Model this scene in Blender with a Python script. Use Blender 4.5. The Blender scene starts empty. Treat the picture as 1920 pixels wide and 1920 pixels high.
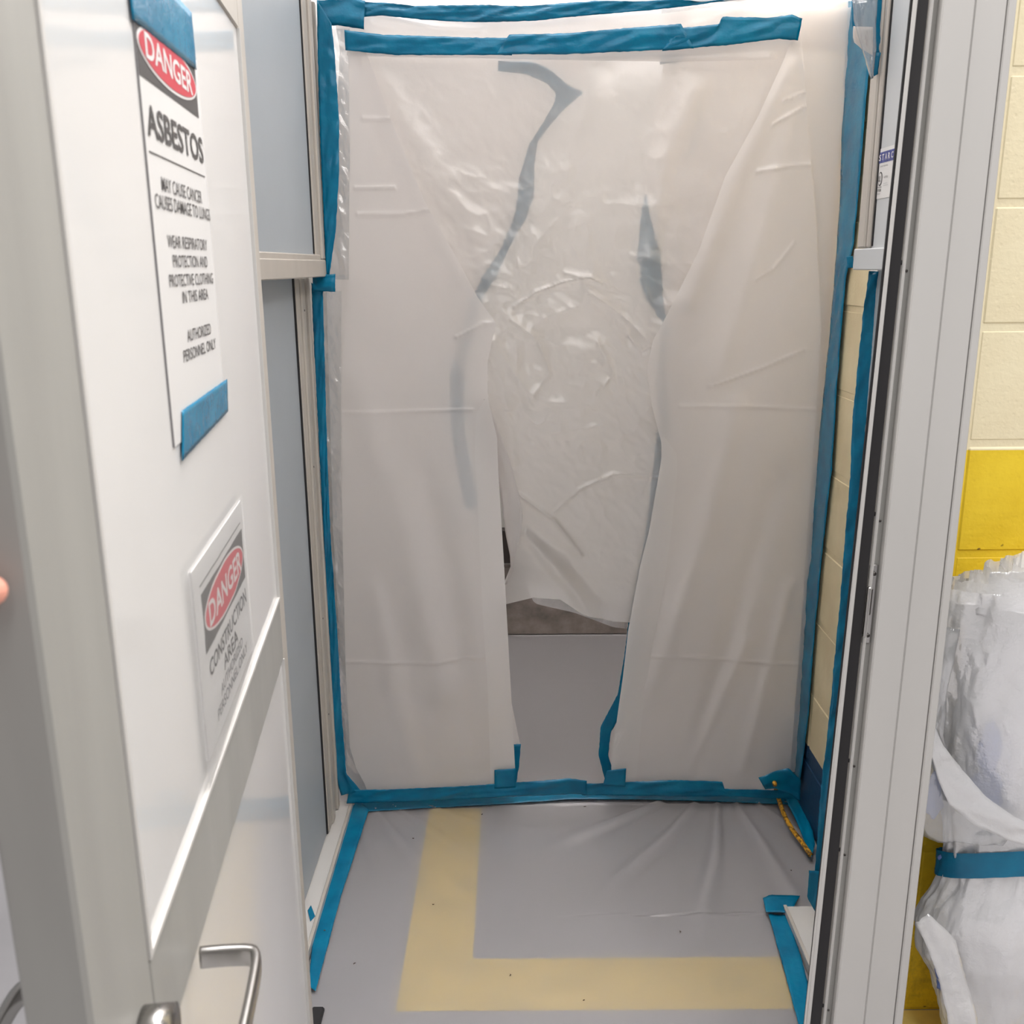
import bpy, bmesh, math, random
import numpy as np
from mathutils import Vector, Matrix

random.seed(7)
SC = bpy.context.scene
COL = SC.collection

# ------------------------------------------------------------------ camera
FPX, EYE = 1800.0, 1.5
YAW, PITCH, ROLL = math.radians(0.1), math.radians(14.4), math.radians(-0.43)


def cam_basis():
    f = Vector((-math.sin(YAW) * math.cos(PITCH), math.cos(YAW) * math.cos(PITCH), -math.sin(PITCH)))
    r = Vector((math.cos(YAW), math.sin(YAW), 0))
    u = r.cross(f)
    c, s = math.cos(ROLL), math.sin(ROLL)
    return r * c + u * s, u * c - r * s, f


RT, UP, FW = cam_basis()
cam_data = bpy.data.cameras.new('camera')
cam = bpy.data.objects.new('camera', cam_data)
COL.objects.link(cam)
cam.matrix_world = Matrix(((RT.x, UP.x, -FW.x, 0), (RT.y, UP.y, -FW.y, 0), (RT.z, UP.z, -FW.z, EYE), (0, 0, 0, 1)))
cam_data.sensor_width = 36
cam_data.lens = FPX / 1920 * 36
cam_data.clip_start = 0.02
cam_data.dof.use_dof = True
cam_data.dof.focus_distance = 2.2
cam_data.dof.aperture_fstop = 10
SC.camera = cam

# ------------------------------------------------------------------ world, lights, exposure
W = bpy.data.worlds.new('room_light')
SC.world = W
W.use_nodes = True
W.node_tree.nodes['Background'].inputs[0].default_value = (1.0, 0.975, 0.97, 1)
W.node_tree.nodes['Background'].inputs[1].default_value = 0.36


def area(name, loc, sx, sy, power, color=(1.0, 0.972, 0.95), aim=(0, 0, -1)):
    d = bpy.data.lights.new(name, 'AREA')
    d.shape = 'RECTANGLE'
    d.size, d.size_y, d.energy, d.color = sx, sy, power, color
    o = bpy.data.objects.new(name, d)
    o.location = loc
    o.rotation_euler = Vector(aim).to_track_quat('-Z', 'Y').to_euler()
    COL.objects.link(o)
    return o


area('ceiling_lamp', (0.15, -0.5, 3.3), 0.35, 2.4, 24)
area('ceiling_lamp', (1.5, -0.3, 3.3), 0.35, 2.4, 50)
area('ceiling_lamp', (-1.7, 0.6, 3.3), 0.35, 2.4, 34)
area('ceiling_lamp', (0.3, 1.9, 3.6), 1.5, 1.6, 175)
area('ceiling_lamp', (0.4, 3.8, 3.6), 1.2, 1.4, 85)

SC.view_settings.view_transform = 'Standard'
SC.view_settings.look = 'None'
SC.view_settings.gamma = 1
SC.view_settings.exposure = 0.0
SC.view_settings.use_curve_mapping = False
SC.cycles.max_bounces = 12
SC.cycles.transmission_bounces = 10
SC.cycles.diffuse_bounces = 6
SC.cycles.transparent_max_bounces = 16


# ------------------------------------------------------------------ real places found from the photograph
def ray(px, py):
    return FW + RT * ((px - 960) / FPX) + UP * ((960 - py) / FPX)


def on(plane, px, py):
    """point of an upright or level plane ('X'|'Y'|'Z', value) of the place"""
    d = ray(px, py)
    ax, v = plane
    i = 'XYZ'.index(ax)
    o = (0, 0, EYE)
    t = (v - o[i]) / d[i]
    return Vector((d.x * t, d.y * t, EYE + d.z * t))


def normal_of(plane):
    ax, v = plane
    if ax == 'Z':
        return Vector((0, 0, 1))
    if ax == 'Y':
        return Vector((0, -1, 0))
    return Vector((1, 0, 0)) if v < 0 else Vector((-1, 0, 0))


# ------------------------------------------------------------------ materials
def lin(c):
    return tuple(((x / 255) / 12.92 if x / 255 <= 0.04045 else ((x / 255 + 0.055) / 1.055) ** 2.4) for x in c) + (1,)


def new_mat(name):
    m = bpy.data.materials.new(name)
    m.use_nodes = True
    nt = m.node_tree
    return m, nt, nt.nodes, nt.links


def noise_node(nt, scale, detail=4, rough=0.55, stretch=None, coord='Object'):
    n, l = nt.nodes, nt.links
    tc = n.new('ShaderNodeTexCoord')
    mp = n.new('ShaderNodeMapping')
    l.new(tc.outputs[coord], mp.inputs[0])
    if stretch:
        mp.inputs['Scale'].default_value = stretch
    t = n.new('ShaderNodeTexNoise')
    t.inputs['Scale'].default_value = scale
    t.inputs['Detail'].default_value = detail
    t.inputs['Roughness'].default_value = rough
    l.new(mp.outputs[0], t.inputs['Vector'])
    return t


def add_bump(nt, height, strength, dist, target):
    b = nt.nodes.new('ShaderNodeBump')
    b.inputs['Strength'].default_value = strength
    b.inputs['Distance'].default_value = dist
    nt.links.new(height, b.inputs['Height'])
    nt.links.new(b.outputs[0], target)
    return b


def ramp(nt, src, a, b, ca, cb):
    r = nt.nodes.new('ShaderNodeValToRGB')
    r.color_ramp.elements[0].position = a
    r.color_ramp.elements[1].position = b
    r.color_ramp.elements[0].color = ca
    r.color_ramp.elements[1].color = cb
    nt.links.new(src, r.inputs[0])
    return r.outputs[0]


def solid(name, rgb, rough=0.5, metal=0.0, var=0.06, scale=6, bump=0.0, bscale=60, bdist=0.001, stretch=None, coat=0.0, spec=0.5):
    m, nt, n, l = new_mat(name)
    p = n['Principled BSDF']
    c = lin(rgb)
    p.inputs['Roughness'].default_value = rough
    p.inputs['Metallic'].default_value = metal
    p.inputs['Coat Weight'].default_value = coat
    p.inputs['Coat Roughness'].default_value = 0.08
    p.inputs['Specular IOR Level'].default_value = spec
    t = noise_node(nt, scale, stretch=stretch)
    dark = tuple(x * (1 - var) for x in c[:3]) + (1,)
    lite = tuple(min(1, x * (1 + var)) for x in c[:3]) + (1,)
    l.new(ramp(nt, t.outputs[0], 0.3, 0.7, dark, lite), p.inputs['Base Color'])
    if bump:
        t2 = noise_node(nt, bscale, 5, stretch=stretch)
        add_bump(nt, t2.outputs[0], bump, bdist, p.inputs['Normal'])
    return m


def poly_mat(name, clear=0.3, white=0.35, tint=(241, 237, 235), rough=0.55, bump=0.5, bscale=9, gloss=0.08, bdist=0.004, stretch=None, ior=1.35, grough=0.28):
    """plastic film: part of the light passes blurred, part glows through, part scatters back, a little shines"""
    m, nt, n, l = new_mat(name)
    out = n['Material Output']
    n.remove(n['Principled BSDF'])
    c = lin(tint)
    rf = n.new('ShaderNodeBsdfRefraction')
    rf.inputs['IOR'].default_value = ior
    rf.inputs['Roughness'].default_value = rough
    rf.inputs['Color'].default_value = tuple(0.5 + 0.5 * x for x in c[:3]) + (1,)
    tr = n.new('ShaderNodeBsdfTranslucent')
    tr.inputs['Color'].default_value = c
    df = n.new('ShaderNodeBsdfDiffuse')
    df.inputs['Color'].default_value = c
    gl = n.new('ShaderNodeBsdfGlossy')
    gl.inputs['Roughness'].default_value = grough
    gl.inputs['Color'].default_value = (0.9, 0.9, 0.9, 1)
    m1 = n.new('ShaderNodeMixShader')
    m1.inputs[0].default_value = white
    l.new(tr.outputs[0], m1.inputs[1])
    l.new(df.outputs[0], m1.inputs[2])
    m2 = n.new('ShaderNodeMixShader')
    m2.inputs[0].default_value = clear
    l.new(m1.outputs[0], m2.inputs[1])
    l.new(rf.outputs[0], m2.inputs[2])
    m3 = n.new('ShaderNodeMixShader')
    m3.inputs[0].default_value = gloss
    l.new(m2.outputs[0], m3.inputs[1])
    l.new(gl.outputs[0], m3.inputs[2])
    l.new(m3.outputs[0], out.inputs[0])
    t = noise_node(nt, bscale, 6, 0.6, stretch=stretch)
    t2 = noise_node(nt, bscale * 5, 3, 0.5, stretch=stretch)
    ad = n.new('ShaderNodeMath')
    ad.operation = 'MULTIPLY_ADD'
    l.new(t2.outputs[0], ad.inputs[0])
    ad.inputs[1].default_value = 0.12
    l.new(t.outputs[0], ad.inputs[2])
    b = n.new('ShaderNodeBump')
    b.inputs['Strength'].default_value = bump
    b.inputs['Distance'].default_value = bdist
    l.new(ad.outputs[0], b.inputs['Height'])
    for s in (df, gl, tr):
        l.new(b.outputs[0], s.inputs['Normal'])
    return m


M = {}
M['film'] = poly_mat('milky_plastic_film', clear=0.30, white=0.52, rough=0.5, bump=0.45, bscale=7)
M['film_back'] = poly_mat('milky_plastic_film_crumpled', clear=0.50, white=0.54, tint=(242, 238, 235), rough=0.40, bump=0.7, bscale=11, gloss=0.09, grough=0.32)
M['film_fold'] = poly_mat('doubled_plastic_film', clear=0.30, white=0.56, tint=(244, 241, 239), rough=0.5, bump=0.4, bscale=7)
M['film_clear'] = poly_mat('clear_plastic_film', clear=0.86, white=0.5, tint=(228, 230, 232), rough=0.15, bump=1.0, bscale=30, gloss=0.2, ior=1.05, grough=0.15, stretch=(1, 1, .35))
M['film_floor'] = poly_mat('floor_plastic_film', clear=0.78, white=0.9, tint=(224, 222, 224), rough=0.3, bump=0.5, bscale=6, gloss=0.07, grough=0.25)
M['film_bag'] = poly_mat('glossy_bag_film', clear=0.40, white=0.72, tint=(253, 253, 254), rough=0.35, bump=1.0, bscale=7, gloss=0.2, grough=0.07, bdist=0.014, ior=1.2)
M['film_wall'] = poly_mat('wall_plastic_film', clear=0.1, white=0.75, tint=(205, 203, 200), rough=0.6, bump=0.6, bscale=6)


def tape_mat():
    m, nt, n, l = new_mat('teal_plastic_tape')
    p = n['Principled BSDF']
    p.inputs['Roughness'].default_value = 0.27
    p.inputs['Specular IOR Level'].default_value = 0.35
    t = noise_node(nt, 14, 3)
    l.new(ramp(nt, t.outputs[0], 0.3, 0.7, lin((0, 98, 134)), lin((0, 116, 152))), p.inputs['Base Color'])
    t2 = noise_node(nt, 26, 5, 0.6)
    add_bump(nt, t2.outputs[0], 0.5, 0.004, p.inputs['Normal'])
    return m


M['tape'] = tape_mat()
M['white_panel'] = solid('glossy_white_laminate', (214, 213, 212), 0.09, var=0.01, spec=0.45)
M['alu'] = solid('brushed_grey_aluminium', (156, 155, 151), 0.5, 0.0, var=0.10, scale=9, stretch=(1, 1, .15), bump=0.15, bscale=80)
M['alu_bright'] = solid('pale_anodised_aluminium', (193, 191, 188), 0.45, 0.0, var=0.03, scale=5, stretch=(1, 1, .08), bump=0.1, bscale=60)
M['alu_metal'] = solid('satin_aluminium_edge', (190, 190, 190), 0.3, 0.8, var=0.05, stretch=(1, 1, .1))
M['steel'] = solid('satin_steel', (176, 174, 172), 0.22, 1.0, var=0.05)
M['dark_steel'] = solid('dark_steel', (96, 92, 90), 0.3, 1.0, var=0.05)
M['rail'] = solid('beige_grey_profile', (178, 172, 164), 0.42, 0.0, var=0.07, scale=12, stretch=(1, 1, .2))
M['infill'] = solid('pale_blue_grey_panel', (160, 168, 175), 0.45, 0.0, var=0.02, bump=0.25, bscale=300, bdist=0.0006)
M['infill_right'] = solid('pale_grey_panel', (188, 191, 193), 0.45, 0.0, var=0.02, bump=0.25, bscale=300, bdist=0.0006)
M['rubber'] = solid('black_rubber', (30, 28, 30), 0.7, var=0.1)
M['paper'] = solid('white_sign_print', (214, 213, 212), 0.35, var=0.01)
M['sleeve'] = poly_mat('clear_document_sleeve', clear=0.86, white=0.8, tint=(242, 242, 242), rough=0.1, bump=0.5, bscale=12, gloss=0.10, ior=1.03, grough=0.2)
M['ink'] = solid('black_print', (40, 38, 38), 0.5, var=0.02)
M['ink_grey'] = solid('dark_grey_print', (70, 67, 67), 0.5, var=0.02)
M['ink_soft'] = solid('faded_grey_print', (120, 118, 120), 0.5, var=0.02)
M['red'] = solid('danger_red', (190, 48, 64), 0.4, var=0.03)
M['logo_blue'] = solid('logo_blue', (62, 72, 140), 0.4, var=0.05)
M['floor'] = solid('grey_sealed_floor', (184, 182, 185), 0.5, var=0.08, scale=3, bump=0.1)
M['floor_room'] = solid('light_grey_floor', (186, 184, 184), 0.4, var=0.05, scale=3)
M['stripe'] = solid('faded_yellow_floor_paint', (244, 216, 124), 0.5, var=0.10, scale=14)
M['cord'] = None
M['board'] = solid('dirty_brown_grey_board', (138, 128, 122), 0.6, var=0.35, scale=16, bump=0.4)
M['dark_gap'] = solid('dark_brown_void', (48, 40, 38), 0.7, var=0.2)
M['blue_thing'] = solid('periwinkle_blue_plastic', (96, 122, 186), 0.5, var=0.15, scale=20)
M['skin'] = solid('skin', (240, 168, 148), 0.5, var=0.05, scale=30)
M['cuff'] = solid('grey_sleeve_cloth', (70, 74, 82), 0.9, var=0.1)
M['debris'] = solid('dark_debris', (70, 58, 50), 0.9, var=0.3)
M['tan_paper'] = solid('off_white_card', (214, 205, 198), 0.6, var=0.04)


def block_mat():
    m, nt, n, l = new_mat('painted_concrete_block')
    p = n['Principled BSDF']
    p.inputs['Roughness'].default_value = 0.45
    ge = n.new('ShaderNodeNewGeometry')
    sx = n.new('ShaderNodeSeparateXYZ')
    l.new(ge.outputs['Position'], sx.inputs[0])
    cr = noise_node(nt, 5, 4)
    cream = ramp(nt, cr.outputs[0], 0.3, 0.7, lin((242, 228, 192)), lin((251, 240, 206)))
    ye = noise_node(nt, 4, 6, 0.65)
    yel = ramp(nt, ye.outputs[0], 0.35, 0.65, lin((236, 198, 34)), lin((255, 222, 58)))
    # scuffed brown grime on the low yellow part of the wall
    gr = noise_node(nt, 9, 8, 0.7)
    g1 = ramp(nt, gr.outputs[0], 0.46, 0.66, (0, 0, 0, 1), (1, 1, 1, 1))
    mr = n.new('ShaderNodeMapRange')
    mr.inputs['From Min'].default_value = 0.75
    mr.inputs['From Max'].default_value = 0.0
    mr.inputs['To Min'].default_value = 0.0
    mr.inputs['To Max'].default_value = 0.75
    l.new(sx.outputs[2], mr.inputs[0])
    mu = n.new('ShaderNodeMath')
    mu.operation = 'MULTIPLY'
    l.new(g1, mu.inputs[0])
    l.new(mr.outputs[0], mu.inputs[1])
    mg = n.new('ShaderNodeMix')
    mg.data_type = 'RGBA'
    l.new(mu.outputs[0], mg.inputs['Factor'])
    l.new(yel, mg.inputs['A'])
    mg.inputs['B'].default_value = lin((110, 74, 26))
    # small chips
    ch = noise_node(nt, 38, 3, 0.5)
    c1 = ramp(nt, ch.outputs[0], 0.70, 0.74, (0, 0, 0, 1), (1, 1, 1, 1))
    mc = n.new('ShaderNodeMix')
    mc.data_type = 'RGBA'
    l.new(c1, mc.inputs['Factor'])
    l.new(mg.outputs['Result'], mc.inputs['A'])
    mc.inputs['B'].default_value = lin((120, 88, 30))
    gt = n.new('ShaderNodeMath')
    gt.operation = 'GREATER_THAN'
    l.new(sx.outputs[2], gt.inputs[0])
    gt.inputs[1].default_value = 1.178
    mx = n.new('ShaderNodeMix')
    mx.data_type = 'RGBA'
    l.new(gt.outputs[0], mx.inputs['Factor'])
    l.new(mc.outputs['Result'], mx.inputs['A'])
    l.new(cream, mx.inputs['B'])
    l.new(mx.outputs['Result'], p.inputs['Base Color'])
    b1 = noise_node(nt, 70, 5, 0.6)
    v = n.new('ShaderNodeTexVoronoi')
    v.inputs['Scale'].default_value = 90
    tc = n.new('ShaderNodeTexCoord')
    l.new(tc.outputs['Object'], v.inputs['Vector'])
    r2 = ramp(nt, v.outputs['Distance'], 0.05, 0.35, (0, 0, 0, 1), (1, 1, 1, 1))
    ad = n.new('ShaderNodeMath')
    ad.operation = 'MULTIPLY_ADD'
    l.new(r2, ad.inputs[0])
    ad.inputs[1].default_value = 0.25
    l.new(b1.outputs[0], ad.inputs[2])
    add_bump(nt, ad.outputs[0], 0.45, 0.003, p.inputs['Normal'])
    return m


def navy_block_mat():
    m, nt, n, l = new_mat('cream_block_with_navy_base')
    p = n['Principled BSDF']
    p.inputs['Roughness'].default_value = 0.5
    ge = n.new('ShaderNodeNewGeometry')
    sx = n.new('ShaderNodeSeparateXYZ')
    l.new(ge.outputs['Position'], sx.inputs[0])
    cr = noise_node(nt, 7, 5)
    cream = ramp(nt, cr.outputs[0], 0.3, 0.7, lin((206, 190, 152)), lin((222, 208, 172)))
    gt = n.new('ShaderNodeMath')
    gt.operation = 'GREATER_THAN'
    l.new(sx.outputs[2], gt.inputs[0])
    gt.inputs[1].default_value = 0.226
    mx = n.new('ShaderNodeMix')
    mx.data_type = 'RGBA'
    l.new(gt.outputs[0], mx.inputs['Factor'])
    mx.inputs['A'].default_value = lin((14, 56, 90))
    l.new(cream, mx.inputs['B'])
    l.new(mx.outputs['Result'], p.inputs['Base Color'])
    b1 = noise_node(nt, 60, 5, 0.6)
    add_bump(nt, b1.outputs[0], 0.4, 0.003, p.inputs['Normal'])
    return m


def cord_mat():
    m, nt, n, l = new_mat('yellow_cord_with_dark_flecks')
    p = n['Principled BSDF']
    p.inputs['Roughness'].default_value = 0.5
    t = noise_node(nt, 110, 2)
    l.new(ramp(nt, t.outputs[0], 0.42, 0.58, lin((96, 66, 20)), lin((214, 158, 40))), p.inputs['Base Color'])
    return m


M['block'] = block_mat()
M['block_navy'] = navy_block_mat()
M['cord'] = cord_mat()
M['mortar'] = solid('painted_mortar', (214, 204, 178), 0.7, var=0.05, bump=0.4)


# ------------------------------------------------------------------ object helpers
def tag(o, label=None, cat=None, group=None, kind=None):
    if label: o['label'] = label
    if cat: o['category'] = cat
    if group: o['group'] = group
    if kind: o['kind'] = kind
    return o


def place(o, parent):
    COL.objects.link(o)
    if parent is not None:
        o.parent = parent
        q = parent
        while q.parent is not None:
            q = q.parent
        if parent is q:                      # a thing's own place is its Empty or mesh location
            o.location = o.location - parent.location
    return o


def mesh(name, verts, faces, mat, parent=None, smooth=False):
    me = bpy.data.meshes.new(name)
    me.from_pydata([tuple(v) for v in verts], [], faces)
    me.materials.append(mat)
    if smooth:
        me.shade_smooth()
    me.update()
    return place(bpy.data.objects.new(name, me), parent)


def thing(name, label, cat, loc, group=None, kind=None):
    o = bpy.data.objects.new(name, None)
    o.empty_display_size = 0.05
    o.location = loc
    COL.objects.link(o)
    return tag(o, label, cat, group, kind)


def box_mesh(name, a, b, mat, bevel=0.0015, xf=None):
    bm = bmesh.new()
    bmesh.ops.create_cube(bm, size=1)
    for v in bm.verts:
        v.co = Vector([(a[i] + b[i]) / 2 + v.co[i] * (b[i] - a[i]) for i in range(3)])
    if bevel:
        w = min(bevel, min(abs(b[i] - a[i]) for i in range(3)) * 0.45)
        bmesh.ops.bevel(bm, geom=bm.edges[:], offset=w, segments=1, affect='EDGES', profile=0.5)
    if xf:
        for v in bm.verts:
            v.co = xf(v.co)
    bmesh.ops.recalc_face_normals(bm, faces=bm.faces[:])
    me = bpy.data.meshes.new(name)
    bm.to_mesh(me)
    bm.free()
    me.materials.append(mat)
    return me


def box(name, x0, x1, y0, y1, z0, z1, mat, parent=None, bevel=0.0015, xf=None):
    return place(bpy.data.objects.new(name, box_mesh(name, (x0, y0, z0), (x1, y1, z1), mat, bevel, xf)), parent)


def tube(name, pts, radius, mat, parent=None, seg=12, caps=True, square=None):
    """swept tube along points; radius may be a list"""
    pts = [Vector(p) for p in pts]
    rs = radius if isinstance(radius, (list, tuple)) else [radius] * len(pts)
    vs, fs = [], []
    prev = None
    for i, p in enumerate(pts):
        d = (pts[min(i + 1, len(pts) - 1)] - pts[max(i - 1, 0)]).normalized()
        if prev is None:
            ref = Vector((0, 0, 1)) if abs(d.z) < 0.9 else Vector((1, 0, 0))
            u = d.cross(ref).normalized()
        else:
            u = (prev - d * prev.dot(d)).normalized()
        prev = u
        w = d.cross(u)
        for k in range(seg):
            a = 2 * math.pi * k / seg
            vs.append(p + (u * math.cos(a) + w * math.sin(a)) * rs[i])
    for i in range(len(pts) - 1):
        for k in range(seg):
            a, b = i * seg + k, i * seg + (k + 1) % seg
            fs.append((a, b, b + seg, a + seg))
    if caps:
        fs.append(tuple(range(seg - 1, -1, -1)))
        fs.append(tuple(range((len(pts) - 1) * seg, len(pts) * seg)))
    return mesh(name, vs, fs, mat, parent, True)


def smooth_path(pts, n=8):
    pts = [Vector(p) for p in pts]
    out = []
    P = [pts[0]] + pts + [pts[-1]]
    for i in range(1, len(P) - 2):
        for k in range(n):
            t = k / n
            a, b, c, d = P[i - 1], P[i], P[i + 1], P[i + 2]
            out.append(0.5 * ((2 * b) + (c - a) * t + (2 * a - 5 * b + 4 * c - d) * t * t + (3 * b - a - 3 * c + d) * t ** 3))
    out.append(pts[-1])
    return out


# vectorised value noise
_rng = np.random.RandomState(3)
_T = _rng.rand(256, 256)


def vnoise(x, y):
    xi, yi = np.floor(x).astype(int), np.floor(y).astype(int)
    fx, fy = x - xi, y - yi
    fx, fy = fx * fx * (3 - 2 * fx), fy * fy * (3 - 2 * fy)
    a = _T[xi % 256, yi % 256]; b = _T[(xi + 1) % 256, yi % 256]
    c = _T[xi % 256, (yi + 1) % 256]; d = _T[(xi + 1) % 256, (yi + 1) % 256]
    return (a * (1 - fx) + b * fx) * (1 - fy) + (c * (1 - fx) + d * fx) * fy - 0.5


def fbm(x, y, octs=4, g=0.5):
    s, a = 0, 1
    for k in range(octs):
        s = s + a * vnoise(x * 2 ** k + 17.3 * k, y * 2 ** k + 9.1 * k)
        a *= g
    return s


def seg_dist(x, z, line):
    best = np.full(x.shape, 1e9)
    for (ax, az), (bx, bz) in zip(line[:-1], line[1:]):
        dx, dz = bx - ax, bz - az
        t = np.clip(((x - ax) * dx + (z - az) * dz) / (dx * dx + dz * dz + 1e-12), 0, 1)
        best = np.minimum(best, np.hypot(x - ax - t * dx, z - az - t * dz))
    return best


def film(name, plane_y, left, right, top, bottom, mat, parent, disp=None, step=0.006, folds=(), creases=(), solidify=False):
    """hanging film on the upright plane Y=plane_y; edges are polylines read off the photograph
    folds: (points, amplitude, width) soft ridges; creases: sharp pinched lines"""
    P = ('Y', plane_y)
    cv = lambda pts: [(p.x, p.z) for p in (on(P, *q) for q in pts)]
    L, Rr, T, B = cv(left), cv(right), cv(top), cv(bottom)
    Lz = sorted([(z, x) for x, z in L]); Rz = sorted([(z, x) for x, z in Rr])
    T.sort(); B.sort()
    zt, zb = max(z for _, z in T), min(z for _, z in B)
    width = max(x for _, x in Rz) - min(x for _, x in Lz)
    nu, nv = max(6, int(width / step)), max(6, int((zt - zb) / step))
    u = np.linspace(0, 1, nu + 1)[None, :]
    v = np.linspace(0, 1, nv + 1)[:, None]
    # first guess, then two refinements of top and bottom at each column
    z = zt + (zb - zt) * v + 0 * u
    x = None
    for _ in range(3):
        xl = np.interp(z, [a for a, _ in Lz], [b for _, b in Lz])
        xr = np.interp(z, [a for a, _ in Rz], [b for _, b in Rz])
        x = xl + (xr - xl) * u
        tz = np.interp(x[0], [a for a, _ in T], [b for _, b in T])[None, :]
        bz = np.interp(x[-1], [a for a, _ in B], [b for _, b in B])[None, :]
        z = tz + (bz - tz) * v
    h = np.zeros_like(x)
    for pts, amp, w in folds:
        d = seg_dist(x, z, cv(pts))
        h += amp * np.exp(-(d / w) ** 2)
    for pts, amp, w in creases:
        d = seg_dist(x, z, cv(pts))
        h += 1.7 * amp * np.exp(-d / w)
    if disp is not None:
        h += disp(x, z)
    verts = np.stack([x, plane_y - h, z], -1).reshape(-1, 3)
    idx = np.arange((nu + 1) * (nv + 1)).reshape(nv + 1, nu + 1)
    faces = np.stack([idx[:-1, :-1], idx[1:, :-1], idx[1:, 1:], idx[:-1, 1:]], -1).reshape(-1, 4)
    return mesh(name, verts.tolist(), faces.tolist(), mat, parent, True)


def resample(pts, n):
    pts = [Vector(p) for p in pts]
    acc = [0]
    for a, b in zip(pts[:-1], pts[1:]):
        acc.append(acc[-1] + (b - a).length)
    out = []
    for i in range(n):
        t = acc[-1] * i / (n - 1)
        j = 0
        while j < len(acc) - 2 and acc[j + 1] < t:
            j += 1
        k = (t - acc[j]) / max(1e-9, acc[j + 1] - acc[j])
        out.append(pts[j].lerp(pts[j + 1], k))
    return out


def ribbon(name, A, B, nrm, mat, parent=None, amp=0.002, off=0.0, seed=0, step=0.008, rag=0.0006):
    """crinkled strip between two edges A and B (world points)"""
    ln = sum(((Vector(b) - Vector(a)).length for a, b in zip(A[:-1], A[1:])))
    n = max(6, int(ln / step))
    A, B = resample(A, n), resample(B, n)
    m = 9
    nrm = Vector(nrm)
    V = []
    wid = (A[n // 2] - B[n // 2]).length
    for i in range(n):
        for j in range(m):
            t = j / (m - 1)
            p = A[i].lerp(B[i], t)
            s = i * ln / n
            d = float(fbm(np.array([s * 26 + t * 2.5 + seed * 7.7]), np.array([t * 2.2 + seed * 3.1 + s * 3]), 4)[0]) * 2 * amp
            d += max(0, float(vnoise(np.array([s * 9 + seed]), np.array([t * 5 + s * 6.0]))[0])) * 2 * amp
            if j in (0, m - 1):
                p = p + (A[i] - B[i]).normalized() * random.uniform(-rag, rag)
                d *= 0.4
            V.append(p + nrm * (off + d))
    F = [(i * m + j, i * m + j + 1, (i + 1) * m + j + 1, (i + 1) * m + j) for i in range(n - 1) for j in range(m - 1)]
    o = mesh(name, V, F, mat, parent, True)
    md = o.modifiers.new('thickness', 'SOLIDIFY')
    md.thickness = 0.0005
    return o


def tape(label, A, B, plane, off=0.004, amp=0.002, seed=0, group=None, parent=None, name='tape_strip'):
    a = [on(plane, *p) for p in A]
    b = [on(plane, *p) for p in B]
    o = ribbon(name, a, b, normal_of(plane), M['tape'], parent, amp, off, seed)
    if parent is None:
        tag(o, label, 'tape', group)
    elif label:
        o['label'] = label
    return o


def text(name, s, org, xd, zd, w, h, mat, parent, bold=0.0, lift=0.0006, label=None):
    cu = bpy.data.curves.new(name, 'FONT')
    cu.body = s
    cu.offset = bold
    cu.extrude = 0
    cu.resolution_u = 3
    tmp = bpy.data.objects.new('tmp', cu)
    COL.objects.link(tmp)
    bpy.context.view_layer.update()
    me = bpy.data.meshes.new_from_object(tmp.evaluated_get(bpy.context.evaluated_depsgraph_get()))
    bpy.data.objects.remove(tmp)
    bpy.data.curves.remove(cu)
    n = len(me.vertices)
    co = np.zeros(n * 3)
    me.vertices.foreach_get('co', co)
    co = co.reshape(-1, 3)
    mn, mx = co[:, :2].min(0), co[:, :2].max(0)
    q = (co[:, :2] - mn) / np.maximum(mx - mn, 1e-6)
    org, xd, zd = Vector(org), Vector(xd), Vector(zd)
    nr = xd.cross(zd).normalized()
    out = []
    for a, b in q:
        out.append(org + xd * (w * a) + zd * (h * b) + nr * lift)
    me.vertices.foreach_set('co', np.array([tuple(v) for v in out]).ravel())
    me.name = name
    me.materials.clear()
    me.materials.append(mat)
    me.update()
    o = place(bpy.data.objects.new(name, me), parent)
    if label: o['label'] = label
    return o


def rect(name, org, xd, zd, w, h, mat, parent, t=0.0004, lift=0.0, label=None):
    org, xd, zd = Vector(org), Vector(xd), Vector(zd)
    nr = xd.cross(zd).normalized()
    vs = []
    for k in (lift, lift + t):
        for a, b in ((0, 0), (1, 0), (1, 1), (0, 1)):
            vs.append(org + xd * (w * a) + zd * (h * b) + nr * k)
    fs = [(3, 2, 1, 0), (4, 5, 6, 7), (0, 1, 5, 4), (1, 2, 6, 5), (2, 3, 7, 6), (3, 0, 4, 7)]
    o = mesh(name, vs, fs, mat, parent)
    if label: o['label'] = label
    return o


def ellipse(name, c, xd, zd, rx, rz, mat, parent, lift, t=0.0003, label=None, n=40):
    c, xd, zd = Vector(c), Vector(xd), Vector(zd)
    nr = xd.cross(zd).normalized()
    vs = [c + xd * (rx * math.cos(2 * math.pi * k / n)) + zd * (rz * math.sin(2 * math.pi * k / n)) + nr * q
          for q in (lift, lift + t) for k in range(n)]
    fs = [tuple(range(n, 2 * n))] + [(k, (k + 1) % n, (k + 1) % n + n, k + n) for k in range(n)]
    o = mesh(name, vs, fs, mat, parent)
    if label: o['label'] = label
    return o


BACK = 2.45            # plane of the plastic doorway
WALL_X = 0.80          # side face of the block wall
FRONT_Y = 1.67         # front face of the block wall

# ================================================================== THE SETTING
fl = box('floor', -2.6, 2.6, -1.5, 4.4, -0.06, 0.0, M['floor'], bevel=0)
tag(fl, 'grey sealed floor under the plastic film, running through the doorway', 'floor', kind='structure')


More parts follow.
